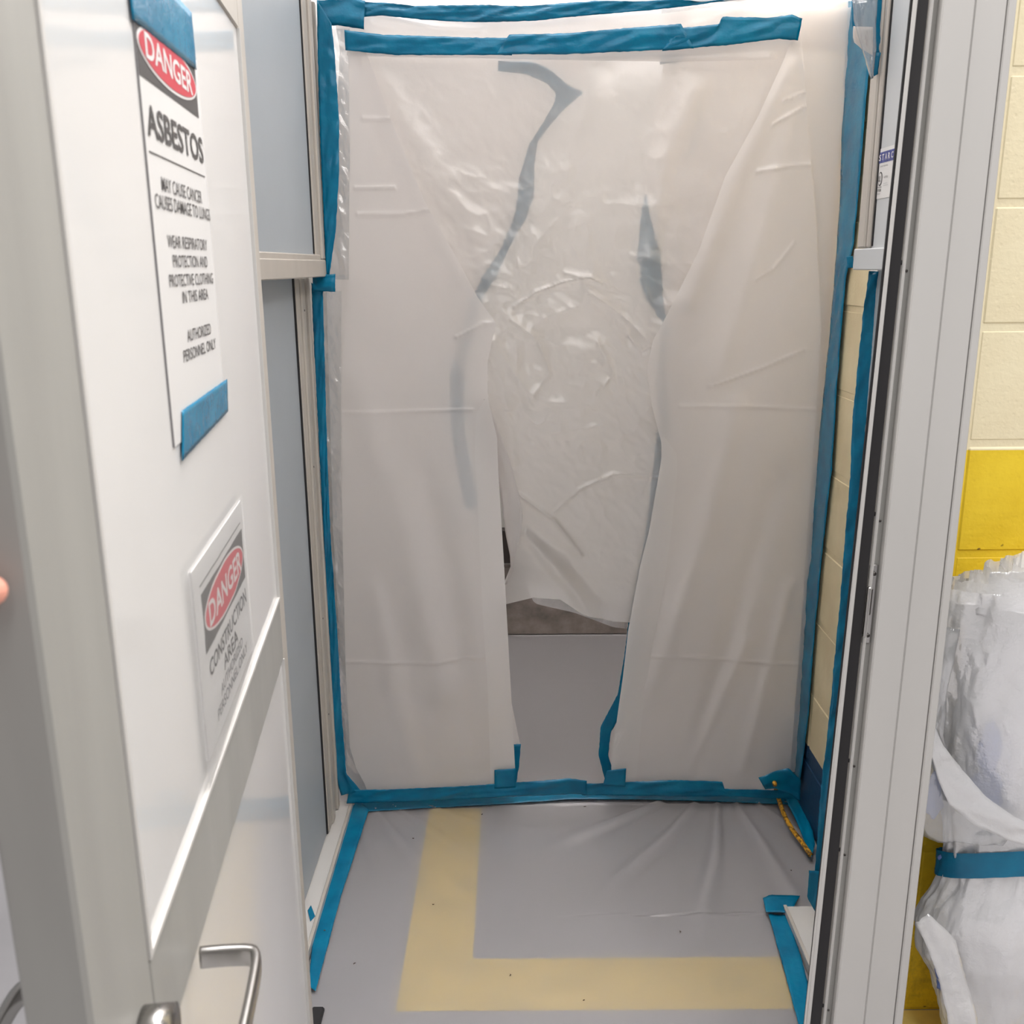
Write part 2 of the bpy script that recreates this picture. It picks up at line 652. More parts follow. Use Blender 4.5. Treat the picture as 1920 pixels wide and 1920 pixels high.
# ---- block walls: every block a part
def block_wall(name, label, u0, u1, z1, to_xf, mat, rec=0.002, courses0=-0.024, first=0.0, depth=0.16):
    """blocks 0.4 x 0.2 laid in running bond along u"""
    w = thing(name, label, 'wall', (0, 0, 0), kind='structure')
    back = box('mortar', u0 + 0.002, u1 - 0.002, rec, depth, 0, z1, mat, w, 0, xf=to_xf)
    protos = {}
    z = courses0
    row = 0
    while z < z1 - 0.02:
        a = u0 - (0.2 if (row % 2) else 0.0) + first
        while a > u0:
            a -= 0.4
        while a < u1 - 0.01:
            x0, x1 = max(a, u0), min(a + 0.4, u1)
            zz0, zz1 = max(z, 0.0), min(z + 0.2, z1)
            if x1 - x0 > 0.03 and zz1 - zz0 > 0.01:
                g = 0.0035
                key = (round(x1 - x0, 4), round(zz1 - zz0, 4))
                if key not in protos:
                    def xf0(c): return to_xf(c) - to_xf(Vector((0, 0, 0)))
                    protos[key] = box_mesh('block', (g, 0, g), (x1 - x0 - g, 0.1, zz1 - zz0 - g), mat, 0.004, xf0)
                o = bpy.data.objects.new('block', protos[key])
                jit = random.uniform(-0.0012, 0.0012)
                o.location = to_xf(Vector((x0, jit, zz0)))
                COL.objects.link(o)
                o.parent = w
            a += 0.4
        z += 0.2025
        row += 1
    return w


# joints measured at z = 1.19, 1.395, 1.60 ...
Z0 = 1.1905 - 6 * 0.2025
block_wall('wall_front', 'painted concrete block wall, cream above and scuffed yellow below, right of the door frame', WALL_X, 2.4, 2.9,
           lambda c: Vector((c[0], FRONT_Y + c[1], c[2])), M['block'], courses0=Z0 - 0.2025, first=0.15)
block_wall('wall_right', 'narrow strip of cream block wall with navy base seen between the tapes', FRONT_Y + 0.17, 2.9, 2.5,
           lambda c: Vector((WALL_X - 0.002 + c[1], c[0], c[2])), M['block_navy'], courses0=Z0 - 0.2025 + 0.004, first=0.13)

# ---- yellow floor line outside
o = box('floor_line', 0.66, 2.2, 1.50, FRONT_Y - 0.002, 0.0003, 0.0013, M['stripe'], bevel=0)
tag(o, 'bright yellow painted band on the floor against the block wall', 'floor line')

# ---- faded yellow L under the film
L = [(-0.245, 2.44), (-0.098, 2.44), (-0.098, 1.826), (0.585, 1.826), (0.585, 1.672), (-0.252, 1.672)]
vs = [(x, y, 0.0003) for x, y in L] + [(x, y, 0.0014) for x, y in L]
o = mesh('floor_stripe', vs, [(11, 10, 8, 7, 6), (10, 9, 8), (0, 1, 7, 6), (1, 2, 8, 7), (2, 3, 9, 8), (3, 4, 10, 9), (4, 5, 11, 10), (5, 0, 6, 11)], M['stripe'])
tag(o, 'faded yellow L shaped floor marking showing through the plastic film', 'floor marking')

# ---- film on the airlock floor
def level_film(name, x0, x1, y0, y1, z, mat, fn, step=0.01, parent=None, right=None):
    nx, ny = int((x1 - x0) / step), int((y1 - y0) / step)
    X, Yy = np.meshgrid(np.linspace(x0, x1, nx + 1), np.linspace(y0, y1, ny + 1))
    if right is not None:
        X = x0 + (X - x0) / (x1 - x0) * (right(Yy) - x0)
    Zz = z + fn(X, Yy)
    idx = np.arange((nx + 1) * (ny + 1)).reshape(ny + 1, nx + 1)
    fc = np.stack([idx[:-1, :-1], idx[:-1, 1:], idx[1:, 1:], idx[1:, :-1]], -1).reshape(-1, 4)
    return mesh(name, np.stack([X, Yy, Zz], -1).reshape(-1, 3).tolist(), fc.tolist(), mat, parent, True)


def floor_wrinkle(X, Y):
    w = 0.0025 * np.clip(fbm(X * 2 + Y, Y * 2, 3), -1, 1) + 0.0028
    # fan of pulls from the back right corner
    ang = np.arctan2(X - 0.62, 2.62 - Y)
    r = np.hypot(X - 0.62, 2.62 - Y)
    fan = np.maximum(0, np.sin(ang * 19 + 2 * fbm(X * 2, Y * 2, 2))) ** 3
    w += 0.015 * fan * np.exp(-((r - 0.45) / 0.28) ** 2) * np.clip((X - 0.05) * 4, 0, 1)
    ang2 = np.arctan2(X + 0.5, 2.6 - Y)
    w += 0.006 * np.maximum(0, np.sin(ang2 * 26)) ** 3 * np.exp(-((np.hypot(X + 0.5, 2.6 - Y) - 0.3) / 0.16) ** 2)
    return w + 0.0015


o = level_film('floor_film', -0.455, 0.63, 1.46, 2.452, 0.0005, M['film_floor'], floor_wrinkle, 0.007,
               right=lambda Y: np.where(Y > 1.97, 0.792, 0.63))
tag(o, 'wrinkled plastic film taped over the airlock floor', 'plastic sheet')
o = level_film('floor_film', -0.6, 1.0, 2.47, 3.75, 0.001, M['film_floor'],
               lambda X, Y: 0.002 + 0.002 * np.clip(fbm(X * 3, Y * 3, 3), -1, 1) + 0.003 * np.exp(-np.abs(Y - 3.29) / 0.004), 0.01)
tag(o, 'plastic film over the floor of the chamber beyond the slit', 'plastic sheet')

# ---- chamber beyond
wb = box('wall_back', -0.75, 1.25, 3.80, 3.86, 0, 2.6, M['alu_bright'], bevel=0)
tag(wb, 'pale wall closing the chamber beyond the plastic', 'wall', kind='structure')
bb = box('baseboard_back', -0.73, 1.2, 3.765, 3.80, 0.003, 0.30, M['board'], bevel=0.004)
tag(bb, 'dirty brown grey base board at the far side of the chamber', 'baseboard', kind='structure')
db = box('dark_strip_1', -0.6, 0.05, 3.72, 3.764, 0.33, 0.47, M['dark_gap'], bevel=0.004)  # plain dark brown strip across the far wall, behind the gap
tag(db, 'dark brown strip at the far chamber wall, in the gap left of the hanging film', 'trim', kind='structure')
for nm, xx, lb in (('wall_far_left', -0.70, 'left side of the chamber beyond the slit, covered in plastic film'),
                   ('wall_far_right', 1.10, 'right side of the chamber beyond the slit, covered in plastic film')):
    w = box(nm, xx - 0.01, xx + 0.01, 2.52, 3.80, 0, 2.5, M['film_wall'], bevel=0)
    tag(w, lb, 'wall', kind='structure')

# ---- plastic ceilings
def ceil1(X, Y):
    return 0.006 * fbm(X * 5, Y * 3, 3) + 0.003 * np.sin(X * 26 + 2 * Y) + (BACK - Y) * 0.27


o = level_film('ceiling_film', -0.47, 0.86, 1.56, 2.434, 2.080, M['film'], ceil1, 0.015)
tag(o, 'bright sagging plastic film forming the airlock ceiling above the top tape', 'plastic sheet')
o = level_film('ceiling_film', -0.7, 1.1, 2.437, 3.79, 2.125, M['film'], lambda X, Y: 0.02 * fbm(X * 3, Y * 3, 3), 0.03)  # unseen film, added to cut the light falling into the far chamber
tag(o, 'unseen plastic film added over the chamber beyond to dim the light in it', 'plastic sheet')

# ================================================================== LEFT PARTITION (two telescoping panels)
XL = -0.45
t = thing('partition_panel', 'upper pale blue-grey wall panel in beige frame, left of the plastic doorway', 'wall panel', (XL, 2.0, 1.475))
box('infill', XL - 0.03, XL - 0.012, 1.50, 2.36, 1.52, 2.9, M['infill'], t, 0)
box('bottom_rail', XL - 0.04, XL, 1.50, 2.44, 1.477, 1.516, M['rail'], t, 0.002)
box('rail_lip', XL - 0.02, XL - 0.004, 1.50, 2.36, 1.514, 1.528, M['rail'], t, 0.002)
for k, (a, b, d) in enumerate(((2.318, 2.362, 0.006), (2.364, 2.396, 0.0), (2.398, 2.416, 0.004), (2.418, 2.44, -0.002))):
    box('stile', XL - 0.04, XL - d, a, b, 1.517, 2.9, M['rail'], t, 0.003)
box('gasket', XL - 0.016, XL - 0.009, 2.313, 2.319, 1.53, 2.9, M['rubber'], t, 0)
XL2 = -0.495
t = thing('partition_panel', 'lower pale blue-grey wall panel, set back below the upper one, left of the doorway', 'wall panel', (XL2, 2.0, 0))
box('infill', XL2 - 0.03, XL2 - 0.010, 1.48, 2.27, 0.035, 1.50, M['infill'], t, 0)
for k, (a, b, d) in enumerate(((2.272, 2.315, 0.004), (2.317, 2.35, 0.0), (2.352, 2.385, 0.006), (2.387, 2.41, -0.001))):
    box('stile', XL2 - 0.04, XL2 - d, a, b, 0.033, 1.476, M['rail'], t, 0.003)
box('gasket', XL2 - 0.012, XL2 - 0.006, 2.266, 2.273, 0.035, 1.475, M['rubber'], t, 0)
box('base_channel', -0.535, -0.462, 1.50, 2.44, 0.002, 0.030, M['alu_bright'], t, 0.002)
box('channel_lip', -0.468, -0.460, 1.50, 2.44, 0.030, 0.036, M['rail'], t, 0.001)
box('channel_stop', -0.478, -0.460, 2.44, 2.455, 0.002, 0.055, M['rail'], t, 0.001)
for z in (0.35, 0.62, 1.02, 1.40):
    o = tube('screw', [(XL2 - 0.003, 2.335, z), (XL2 + 0.001, 2.335, z)], 0.0025, M['dark_steel'], t, 8)

# ================================================================== RIGHT PARTITION
XR = 0.655
t = thing('partition_panel', 'upper pale grey wall panel with maker label, right of the plastic doorway', 'wall panel', (XR, 1.7, 1.485))
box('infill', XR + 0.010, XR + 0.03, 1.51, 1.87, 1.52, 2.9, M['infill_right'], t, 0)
box('bottom_rail', XR, XR + 0.04, 1.51, 1.905, 1.487, 1.526, M['infill_right'], t, 0.002)
for a, b, d in ((1.838, 1.852, 0.003), (1.854, 1.878, 0.0), (1.880, 1.905, 0.005)):
    box('stile', XR + d, XR + 0.04, a, b, 1.527, 2.9, M['rail'], t, 0.003)
box('gasket', XR + 0.008, XR + 0.012, 1.833, 1.839, 1.53, 2.9, M['rubber'], t, 0)
# maker label: a thing stuck on the panel
lb = thing('label_sticker', 'small white maker sticker reading STARC on the upper right panel', 'sticker', (XR + 0.009, 1.79, 1.60))
Yv = Vector((0, -1, 0)); Zv = Vector((0, 0, 1))
xs = XR + 0.0095
rect('sticker_paper', (xs, 1.842, 1.612), Yv, Zv, 0.112, 0.086, M['paper'], lb)
for k, ch in enumerate('STARC'):
    rect('logo_square', (xs - 0.0005, 1.835 - k * 0.0142, 1.673), Yv, Zv, 0.0128, 0.0185, M['logo_blue'], lb)
    text('logo_letter', ch, (xs - 0.001, 1.8335 - k * 0.0142, 1.677), Yv, Zv, 0.0096, 0.0105, M['paper'], lb, 0.02)
text('lettering', 'SYSTEMS', (xs - 0.0005, 1.826, 1.6655), Yv, Zv, 0.036, 0.0028, M['ink_soft'], lb)
ellipse('certification_ring', (xs - 0.0005, 1.822, 1.646), Yv, Zv, 0.0095, 0.0120, M['ink_grey'], lb, 0.0001)
ellipse('ring_inner', (xs - 0.0008, 1.822, 1.646), Yv, Zv, 0.0072, 0.0098, M['paper'], lb, 0.0002)
text('lettering', 'UL', (xs - 0.0012, 1.8275, 1.641), Yv, Zv, 0.010, 0.010, M['ink_grey'], lb, 0.03)
text('lettering', 'LISTED', (xs - 0.0005, 1.803, 1.646), Yv, Zv, 0.018, 0.0032, M['ink_grey'], lb)
for k, (w, h) in enumerate(((0.018, 0.0016), (0.022, 0.0016))):
    text('lettering', 'CLASS A', (xs - 0.0005, 1.804, 1.636 - k * 0.0034), Yv, Zv, w, h, M['ink_soft'], lb)
rect('rule', (xs - 0.0005, 1.832, 1.6315), Yv, Zv, 0.019, 0.0007, M['ink_grey'], lb)
text('lettering', '0938', (xs - 0.0005, 1.832, 1.6245), Yv, Zv, 0.018, 0.0042, M['ink_grey'], lb, 0.02)
text('lettering', '00000', (xs - 0.0005, 1.833, 1.619), Yv, Zv, 0.016, 0.0026, M['ink_soft'], lb)

t = thing('partition_panel', 'lower right partition panel hidden behind the taped edge, standing on a grey sill', 'wall panel', (0.68, 1.7, 0))
box('infill', 0.702, 0.712, 1.51, 1.90, 0.03, 1.487, M['infill_right'], t, 0)
box('end_post', 0.698, 0.716, 1.905, 1.935, 0.0, 1.487, M['alu_bright'], t, 0.003)
o = box('base_channel', 0.632, 0.71, 1.51, 1.965, 0.002, 0.030, M['alu_bright'], t, 0.002)
box('channel_lip', 0.630, 0.638, 1.51, 1.965, 0.030, 0.034, M['rail'], t, 0.001)

# ================================================================== DOOR FRAME, right jamb (plane Y = 1.45)
jx = [on(('Y', 1.45), x, 960).x for x in (1598, 1607, 1611, 1632, 1640, 1648, 1658, 1720, 1781, 1786, 1800)]
def jxf(c):
    w_ = max(0.0, min(1.0, (0.696 - c[0]) / 0.168))
    return Vector((c[0] + 0.019 * (c[2] - 0.72) * w_, c[1], c[2]))


jb = thing('door_frame', 'tall pale aluminium door jamb with black seal on the right', 'door frame', (0.62, 1.45, 0), kind='structure')
box('inner_edge', jx[0], jx[0] + 0.004, 1.4500, 1.4525, 0, 2.6, M['alu_bright'], jb, 0.0008, xf=lambda c: jxf(c) + Vector((0.006 * max(0, c[2] - 1.0), 0, 0)))
box('inner_edge', jx[1] - 0.003, jx[2], 1.4490, 1.4525, 0, 2.6, M['alu_bright'], jb, 0.0008, xf=jxf)
box('black_seal', jx[0] + 0.001, jx[3] + 0.002, 1.4530, 1.4560, 0, 2.6, M['rubber'], jb, 0.001, xf=jxf)
box('frame_body', 0.552, 0.60, 1.470, 1.505, 0, 2.6, M['alu_bright'], jb, 0.001, xf=jxf)
box('rebate_channel', jx[3] + 0.001, jx[4], 1.460, 1.470, 0, 2.6, M['rail'], jb, 0.001, xf=jxf)
box('ridge', jx[4] - 0.001, jx[5] - 0.003, 1.452, 1.50, 0, 2.6, M['alu_bright'], jb, 0.002, xf=jxf)
box('rebate_face', jx[5] - 0.003, jx[6], 1.462, 1.50, 0, 2.6, M['alu'], jb, 0.001, xf=jxf)
box('jamb_face', jx[6], jx[7] - 0.0004, 1.447, 1.50, 0, 2.6, M['alu_bright'], jb, 0.002, xf=jxf)
box('jamb_face', jx[7] + 0.0004, jx[8], 1.449, 1.50, 0, 2.6, M['alu_bright'], jb, 0.002, xf=jxf)
box('shadow_gap', jx[8], jx[9], 1.458, 1.50, 0, 2.6, M['dark_steel'], jb, 0, xf=jxf)
box('outer_flange', jx[9] - 0.0025, jx[10], 1.449, 1.50, 0, 2.6, M['alu_bright'], jb, 0.002, xf=jxf)
sp = box('strike_plate', jx[4] - 0.002, jx[6] - 0.002, 1.4585, 1.4625, 0.90, 1.035, M['steel'], jb, 0.002, xf=jxf)
box('latch_hole', jx[4] + 0.0015, jx[5] + 0.001, 1.4565, 1.4595, 0.95, 0.995, M['dark_steel'], sp, 0.001, xf=jxf)
box('strike_lip', jx[4] - 0.004, jx[4] + 0.0005, 1.448, 1.462, 0.915, 1.0, M['steel'], sp, 0.001, xf=jxf)
for z in (0.915, 1.02):
    tube('screw', [jxf(p_) for p_ in [(jx[5], 1.4585, z), (jx[5], 1.4560, z)]], 0.0032, M['dark_steel'], sp, 10)
for z in (0.52, 1.118, 1.50, 0.20, 0.69):
    tube('screw', [jxf(p_) for p_ in [(jx[3] + 0.005, 1.461, z), (jx[3] + 0.005, 1.4585, z)]], 0.0035, M['rubber'], jb, 10)
    tube('screw', [jxf(p_) for p_ in [(jx[5] + 0.002, 1.463, z - 0.012), (jx[5] + 0.002, 1.4605, z - 0.012)]], 0.002, M['dark_steel'], jb, 8)
# left jamb behind the hinge side of the door, and the black threshold seal
jl = thing('door_frame', 'left jamb of the door frame, behind the hinged door edge', 'door frame', (-0.43, 1.50, 0), kind='structure')
box('jamb_face', -0.52, -0.40, 1.462, 1.50, 0, 2.6, M['alu_bright'], jl, 0.002)
box('black_seal', -0.398, -0.388, 1.468, 1.49, 0, 2.6, M['rubber'], jl, 0)
c_ = on(('Z', 0.012), 600, 1900)
box('floor_gasket', c_.x - 0.02, c_.x + 0.006, c_.y - 0.10, c_.y + 0.02, 0.0, 0.014, M['rubber'], jl, 0.004)
o = box('threshold_seal', -0.372, 0.545, 1.478, 1.505, 0.0, 0.012, M['rubber'], jl, 0.003)

# ================================================================== THE OPEN DOOR
TH = math.radians(6.5)
HX, HY = -0.372, 1.45
DD = Vector((math.sin(TH), -math.cos(TH), 0))      # from hinge to free edge
DN = Vector((math.cos(TH), math.sin(TH), 0))       # out of the inner face


def door(s, off, z):
    return Vector((HX, HY, 0)) + DD * s + DN * off + Vector((0, 0, z))


dxf = lambda c: door(c[0], c[1], c[2])
S0, S1, ST = -0.030, 0.958, 0.838
T = 0.040
dr = thing('door_1', 'open white glossy door in grey aluminium frame, on the left', 'door', (HX, HY, 0), kind='structure')
dbx = lambda n, s0, s1, o0, o1, z0, z1, m, p, bv=0.0015: box(n, s0, s1, o0, o1, z0, z1, m, p, bv, dxf)
TOPZ = 1.815
dbx('upper_panel', 0.02, ST, -T + 0.004, -0.003, 0.994, TOPZ, M['white_panel'], dr, 0)
dbx('lower_panel', 0.02, ST, -T + 0.004, -0.003, 0.10, 0.894, M['white_panel'], dr, 0)
dbx('free_stile', ST, S1, -T, 0.0, 0.02, 2.05, M['alu'], dr, 0.003)
dbx('hinge_stile', S0, 0.02, -T, 0.0, 0.02, 2.05, M['rail'], dr, 0.002)
dbx('middle_rail', 0.0205, ST - 0.0005, -T, 0.0, 0.894, 0.994, M['alu'], dr, 0.002)
dbx('bottom_rail', 0.0205, ST - 0.0005, -T, 0.0, 0.02, 0.10, M['alu'], dr, 0.002)
dbx('top_rail', 0.0205, ST - 0.0005, -T, 0.0, TOPZ, 2.05, M['rail'], dr, 0.002)
dbx('bead', 0.0205, 0.024, -0.003, 0.0015, 0.994, TOPZ, M['alu_bright'], dr, 0)
dbx('bead', 0.0205, 0.024, -0.003, 0.0015, 0.10, 0.894, M['alu_bright'], dr, 0)
dbx('bead', ST - 0.006, ST, -0.003, 0.0015, 0.994, TOPZ, M['alu_bright'], dr, 0)
dbx('bead', 0.024, ST - 0.006, -0.003, 0.0015, 0.994, 0.9985, M['alu_bright'], dr, 0)
dbx('seal', S0 - 0.006, S0 + 0.001, -T + 0.004, -0.004, 0.02, 2.05, M['rubber'], dr, 0)


def lever(side, label, so, tip):
    """round rose, neck and a flat bar lever that returns to the door"""
    sg = 1 if side > 0 else -1
    b = 0.0 if side > 0 else -T
    P = lambda s, o, z: door(s, b + sg * o, z)
    h = tube('lever_handle', [P(0.855, 0.0, 0.905), P(0.855, 0.016, 0.905)], 0.026, M['steel'], dr, 32)
    h['label'] = label
    tube('neck', [P(0.855, 0.016, 0.905), P(0.855, so - 0.004, 0.905)], 0.0095, M['steel'], h, 16)
    path = smooth_path([P(0.862, so - 0.002, 0.905), P(0.82, so, 0.905), P(tip + 0.034, so, 0.905), P(tip + 0.009, so - 0.002, 0.905), P(tip + 0.002, so - 0.010, 0.905), P(tip, so * 0.5, 0.905), P(tip, 0.008, 0.905)], 6)
    # flat bar section 18 x 8 mm
    vs, fs = [], []
    for i, p in enumerate(path):
        d = (path[min(i + 1, len(path) - 1)] - path[max(0, i - 1)]).normalized()
        up = Vector((0, 0, 1))
        w = d.cross(up).normalized()
        for k in range(12):
            a = 2 * math.pi * k / 12
            ca, sa = math.cos(a), math.sin(a)
            q = lambda t: math.copysign(abs(t) ** 0.45, t)
            vs.append(p + w * (q(ca) * 0.0042) + up * (q(sa) * 0.010))
    for i in range(len(path) - 1):
        for k in range(12):
            a_, b_ = i * 12 + k, i * 12 + (k + 1) % 12
            fs.append((a_, b_, b_ + 12, a_ + 12))
    fs += [tuple(range(11, -1, -1)), tuple(range((len(path) - 1) * 12, len(path) * 12))]
    mesh('grip', vs, fs, M['steel'], h, True)
    cy = tube('key_cylinder', [P(0.874, 0.0, 0.955), P(0.874, 0.022, 0.955)], 0.024, M['steel'], dr, 32)
    return h


lever(1, 'satin steel lever on the inner face', 0.060, 0.726)
lever(-1, 'satin steel lever on the outer face', 0.098, 0.748)


# ------------------------------------------------------------------ danger signs on the door
def dpt(s, z, off=0.0): return door(s, off - 0.003, z)


RD = -DD        # reading direction on the inner face (towards the hinge)
sg = thing('danger_sign', 'white DANGER ASBESTOS sign taped on the upper part of the open door', 'sign', dpt(0.59, 1.35))
rect('sign_sheet', dpt(0.598, 1.343), RD, Zv, 0.262, 0.372, M['paper'], sg, 0.0012)
rect('sheet_edge', dpt(0.600, 1.343), RD, Zv, 0.0022, 0.372, M['ink_soft'], sg, 0.0014)
rect('black_band', dpt(0.597, 1.655), RD, Zv, 0.243, 0.052, M['ink_grey'], sg, 0.0003, 0.0013)
ellipse('oval_rim', dpt(0.4765, 1.683), RD, Zv, 0.120, 0.0225, M['paper'], sg, 0.0017)
ellipse('red_oval', dpt(0.4765, 1.683), RD, Zv, 0.115, 0.0195, M['red'], sg, 0.0021)
text('lettering', 'DANGER', dpt(0.572, 1.6725), RD, Zv, 0.192, 0.0215, M['paper'], sg, 0.02, 0.0026, 'white word DANGER')
text('lettering', 'ASBESTOS', dpt(0.588, 1.609), RD, Zv, 0.242, 0.0265, M['ink_grey'], sg, 0.022, 0.0018, 'black word ASBESTOS')
rect('rule', dpt(0.589, 1.5955), RD, Zv, 0.242, 0.0011, M['ink_grey'], sg, 0.0003, 0.0014)
for s0, s1, z, h, w in ((0.555, 0.375, 1.5665, 0.0125, 'MAY CAUSE CANCER'), (0.585, 0.336, 1.5505, 0.0125, 'CAUSES DAMAGE TO LUNGS'),
                        (0.553, 0.368, 1.5180, 0.0115, 'WEAR RESPIRATORY'), (0.538, 0.374, 1.5005, 0.0115, 'PROTECTION AND'),
                        (0.560, 0.350, 1.4830, 0.0115, 'PROTECTIVE CLOTHING'), (0.512, 0.385, 1.4670, 0.0115, 'IN THIS AREA'),
                        (0.506, 0.386, 1.4300, 0.0115, 'AUTHORIZED'), (0.530, 0.365, 1.4125, 0.0115, 'PERSONNEL ONLY')):
    text('lettering', w, dpt(s0, z), RD, Zv, s0 - s1, h, M['ink_grey'], sg, 0.004, 0.0018)


def dtape(label, q, seed):
    A = [door(q[0][0], -0.003, q[0][1]), door(q[1][0], -0.003, q[1][1])]
    B = [door(q[3][0], -0.003, q[3][1]), door(q[2][0], -0.003, q[2][1])]
    o = ribbon('tape_strip', A, B, DN, M['tape'], None, 0.0003, 0.0022, seed, rag=0.0003)
    return tag(o, label, 'tape', 'tapes on the door sign')


dtape('blue tape holding the top of the DANGER ASBESTOS sign', ((0.607, 1.694), (0.350, 1.703), (0.352, 1.758), (0.61, 1.752)), 3)
dtape('blue tape holding the foot of the DANGER ASBESTOS sign', ((0.580, 1.327), (0.327, 1.336), (0.318, 1.373), (0.561, 1.371)), 5)

sg = thing('danger_sign', 'DANGER CONSTRUCTION AREA sign in a clear sleeve, lower on the door', 'sign', dpt(0.6, 1.01))
rect('sign_sheet', dpt(0.585, 1.022), RD, Zv, 0.29, 0.198, M['paper'], sg, 0.0016)
rect('frame_line', dpt(0.558, 1.1955), RD, Zv, 0.246, 0.0013, M['ink_grey'], sg, 0.0003, 0.0017)
rect('black_band', dpt(0.556, 1.124), RD, Zv, 0.250, 0.063, M['ink_grey'], sg, 0.0003, 0.0017)
ellipse('oval_rim', dpt(0.431, 1.156), RD, Zv, 0.121, 0.0285, M['paper'], sg, 0.0021)
ellipse('red_oval', dpt(0.431, 1.156), RD, Zv, 0.116, 0.0255, M['red'], sg, 0.0025)
text('lettering', 'DANGER', dpt(0.530, 1.142), RD, Zv, 0.200, 0.027, M['paper'], sg, 0.02, 0.0030, 'white word DANGER')
text('lettering', 'CONSTRUCTION', dpt(0.548, 1.0945), RD, Zv, 0.234, 0.0185, M['ink_grey'], sg, 0.015, 0.0022)
text('lettering', 'AREA', dpt(0.478, 1.0725), RD, Zv, 0.088, 0.0165, M['ink_grey'], sg, 0.015, 0.0022)
text('lettering', 'AUTHORIZED', dpt(0.505, 1.0545), RD, Zv, 0.145, 0.0125, M['ink_soft'], sg, 0.01, 0.0022)
text('lettering', 'PERSONNEL ONLY', dpt(0.53, 1.0375), RD, Zv, 0.195, 0.0125, M['ink_soft'], sg, 0.01, 0.0022)
# the crumpled clear sleeve
n = 26
V, F = [], []
for j in range(n + 1):
    for i in range(n + 1):
        a, b = i / n, j / n
        edge = min(a, 1 - a, b, 1 - b)
        h = 0.0042 + 0.004 * abs(float(fbm(np.array([a * 5]), np.array([b * 6.0]), 3)[0])) * min(1, edge * 8 + .1)
        V.append(dpt(0.602 - a * 0.312, 1.000 + 0.02 * a * (1 - b) + b * 0.227, h))
F = [(j * (n + 1) + i, j * (n + 1) + i + 1, (j + 1) * (n + 1) + i + 1, (j + 1) * (n + 1) + i) for j in range(n) for i in range(n)]
mesh('clear_sleeve', V, F, M['sleeve'], sg, True)

# ================================================================== PLASTIC DOORWAY
YA, YC, YM = BACK - 0.035, BACK + 0.004, BACK + 0.043


def d_side(x, z):
    return 0.010 * fbm(x * 2.6, z * 1.2, 3) + 0.0016 * fbm(x * 13, z * 8, 3)


# ---- middle sheet with the taped slit
ms = thing('slit_sheet', 'inner milky plastic sheet with a tape-edged slit, behind the front flaps', 'plastic sheet', (0, YM, 0.03))
ML = [(640, 20), (628, 300), (612, 560), (625, 1000), (655, 1485)]
MLr = [(1100, 60), (1100, 185), (1015, 262), (1000, 330), (998, 400), (955, 465), (905, 560), (872, 690), (862, 800), (880, 950), (935, 1200), (976, 1400), (964, 1474)]
MRl = [(1246, 60), (1244, 112), (1222, 250), (1208, 370), (1196, 480), (1206, 540), (1238, 600), (1226, 680), (1236, 800), (1215, 980), (1180, 1150), (1170, 1230), (1160, 1300), (1128, 1370), (1124, 1420), (1142, 1470)]
MR = [(1588, 20), (1584, 300), (1560, 700), (1530, 1000), (1494, 1478)]
film('left_half', YM, ML, MLr, [(500, 20), (1700, 20)], [(500, 1492), (1700, 1480)], M['film'], ms, d_side, 0.009)
film('right_half', YM, MRl, MR, [(500, 20), (1700, 20)], [(500, 1486), (1700, 1478)], M['film'], ms, d_side, 0.009)
film('header', YM + 0.004, [(1060, 0), (1060, 200)], [(1300, 0), (1300, 200)], [(500, 20), (1700, 20)], [(500, 112), (1700, 112)], M['film'], ms, d_side, 0.012)
PM = ('Y', YM - 0.006)
tape('tape along the left lip of the slit', [(934, 116), (1000, 118), (1035, 135), (1062, 160), (1096, 176), (1060, 205), (1008, 262), (1002, 310), (1002, 370), (985, 415), (956, 462), (930, 520), (905, 560), (872, 690), (872, 800), (900, 950)],
     [(934, 136), (985, 140), (1025, 158), (1042, 176), (1038, 196), (1018, 232), (992, 270), (972, 340), (968, 390), (955, 430), (935, 470), (905, 520), (880, 570), (846, 700), (846, 800), (872, 950)],
     PM, 0.003, 0.002, 21, parent=ms, name='slit_tape')
tape('tape along the right lip of the slit', [(1210, 366), (1200, 420), (1196, 480), (1200, 530), (1215, 565), (1240, 603), (1226, 690), (1232, 800), (1212, 980), (1180, 1150), (1170, 1230), (1158, 1300), (1126, 1362), (1122, 1415), (1136, 1468)],
     [(1214, 368), (1222, 420), (1232, 470), (1240, 520), (1242, 565), (1252, 612), (1246, 690), (1254, 800), (1234, 980), (1202, 1150), (1192, 1240), (1180, 1310), (1145, 1372), (1140, 1415), (1156, 1466)],
     PM, 0.003, 0.002, 22, parent=ms, name='slit_tape')
tape('short tape at the top right of the slit', [(1236, 110), (1278, 110)], [(1236, 122), (1276, 118)], PM, 0.003, 0.001, 23, parent=ms, name='slit_tape')
tape('teal strip added to imitate the shadow patch behind the right flap', [(1290, 185), (1296, 240), (1272, 300)], [(1300, 200), (1306, 250), (1290, 300)], ('Y', YM + 0.10), 0.003, 0.002, 24, parent=ms, name='slit_tape')  # loose strip behind the sheet, its colour stands in for a shadow patch
tape('tape at the foot of the left lip of the slit', [(962, 1394), (966, 1440), (964, 1474)], [(977, 1394), (973, 1436), (967, 1474)], PM, 0.003, 0.001, 25, parent=ms, name='slit_tape')

# ---- centre sheet hanging over the slit, crumpled, hem lifted
cs = thing('hanging_sheet', 'crumpled milky plastic sheet hanging across the middle of the slit, hem lifted off the floor', 'plastic sheet', (0.1, YC, 0.45))


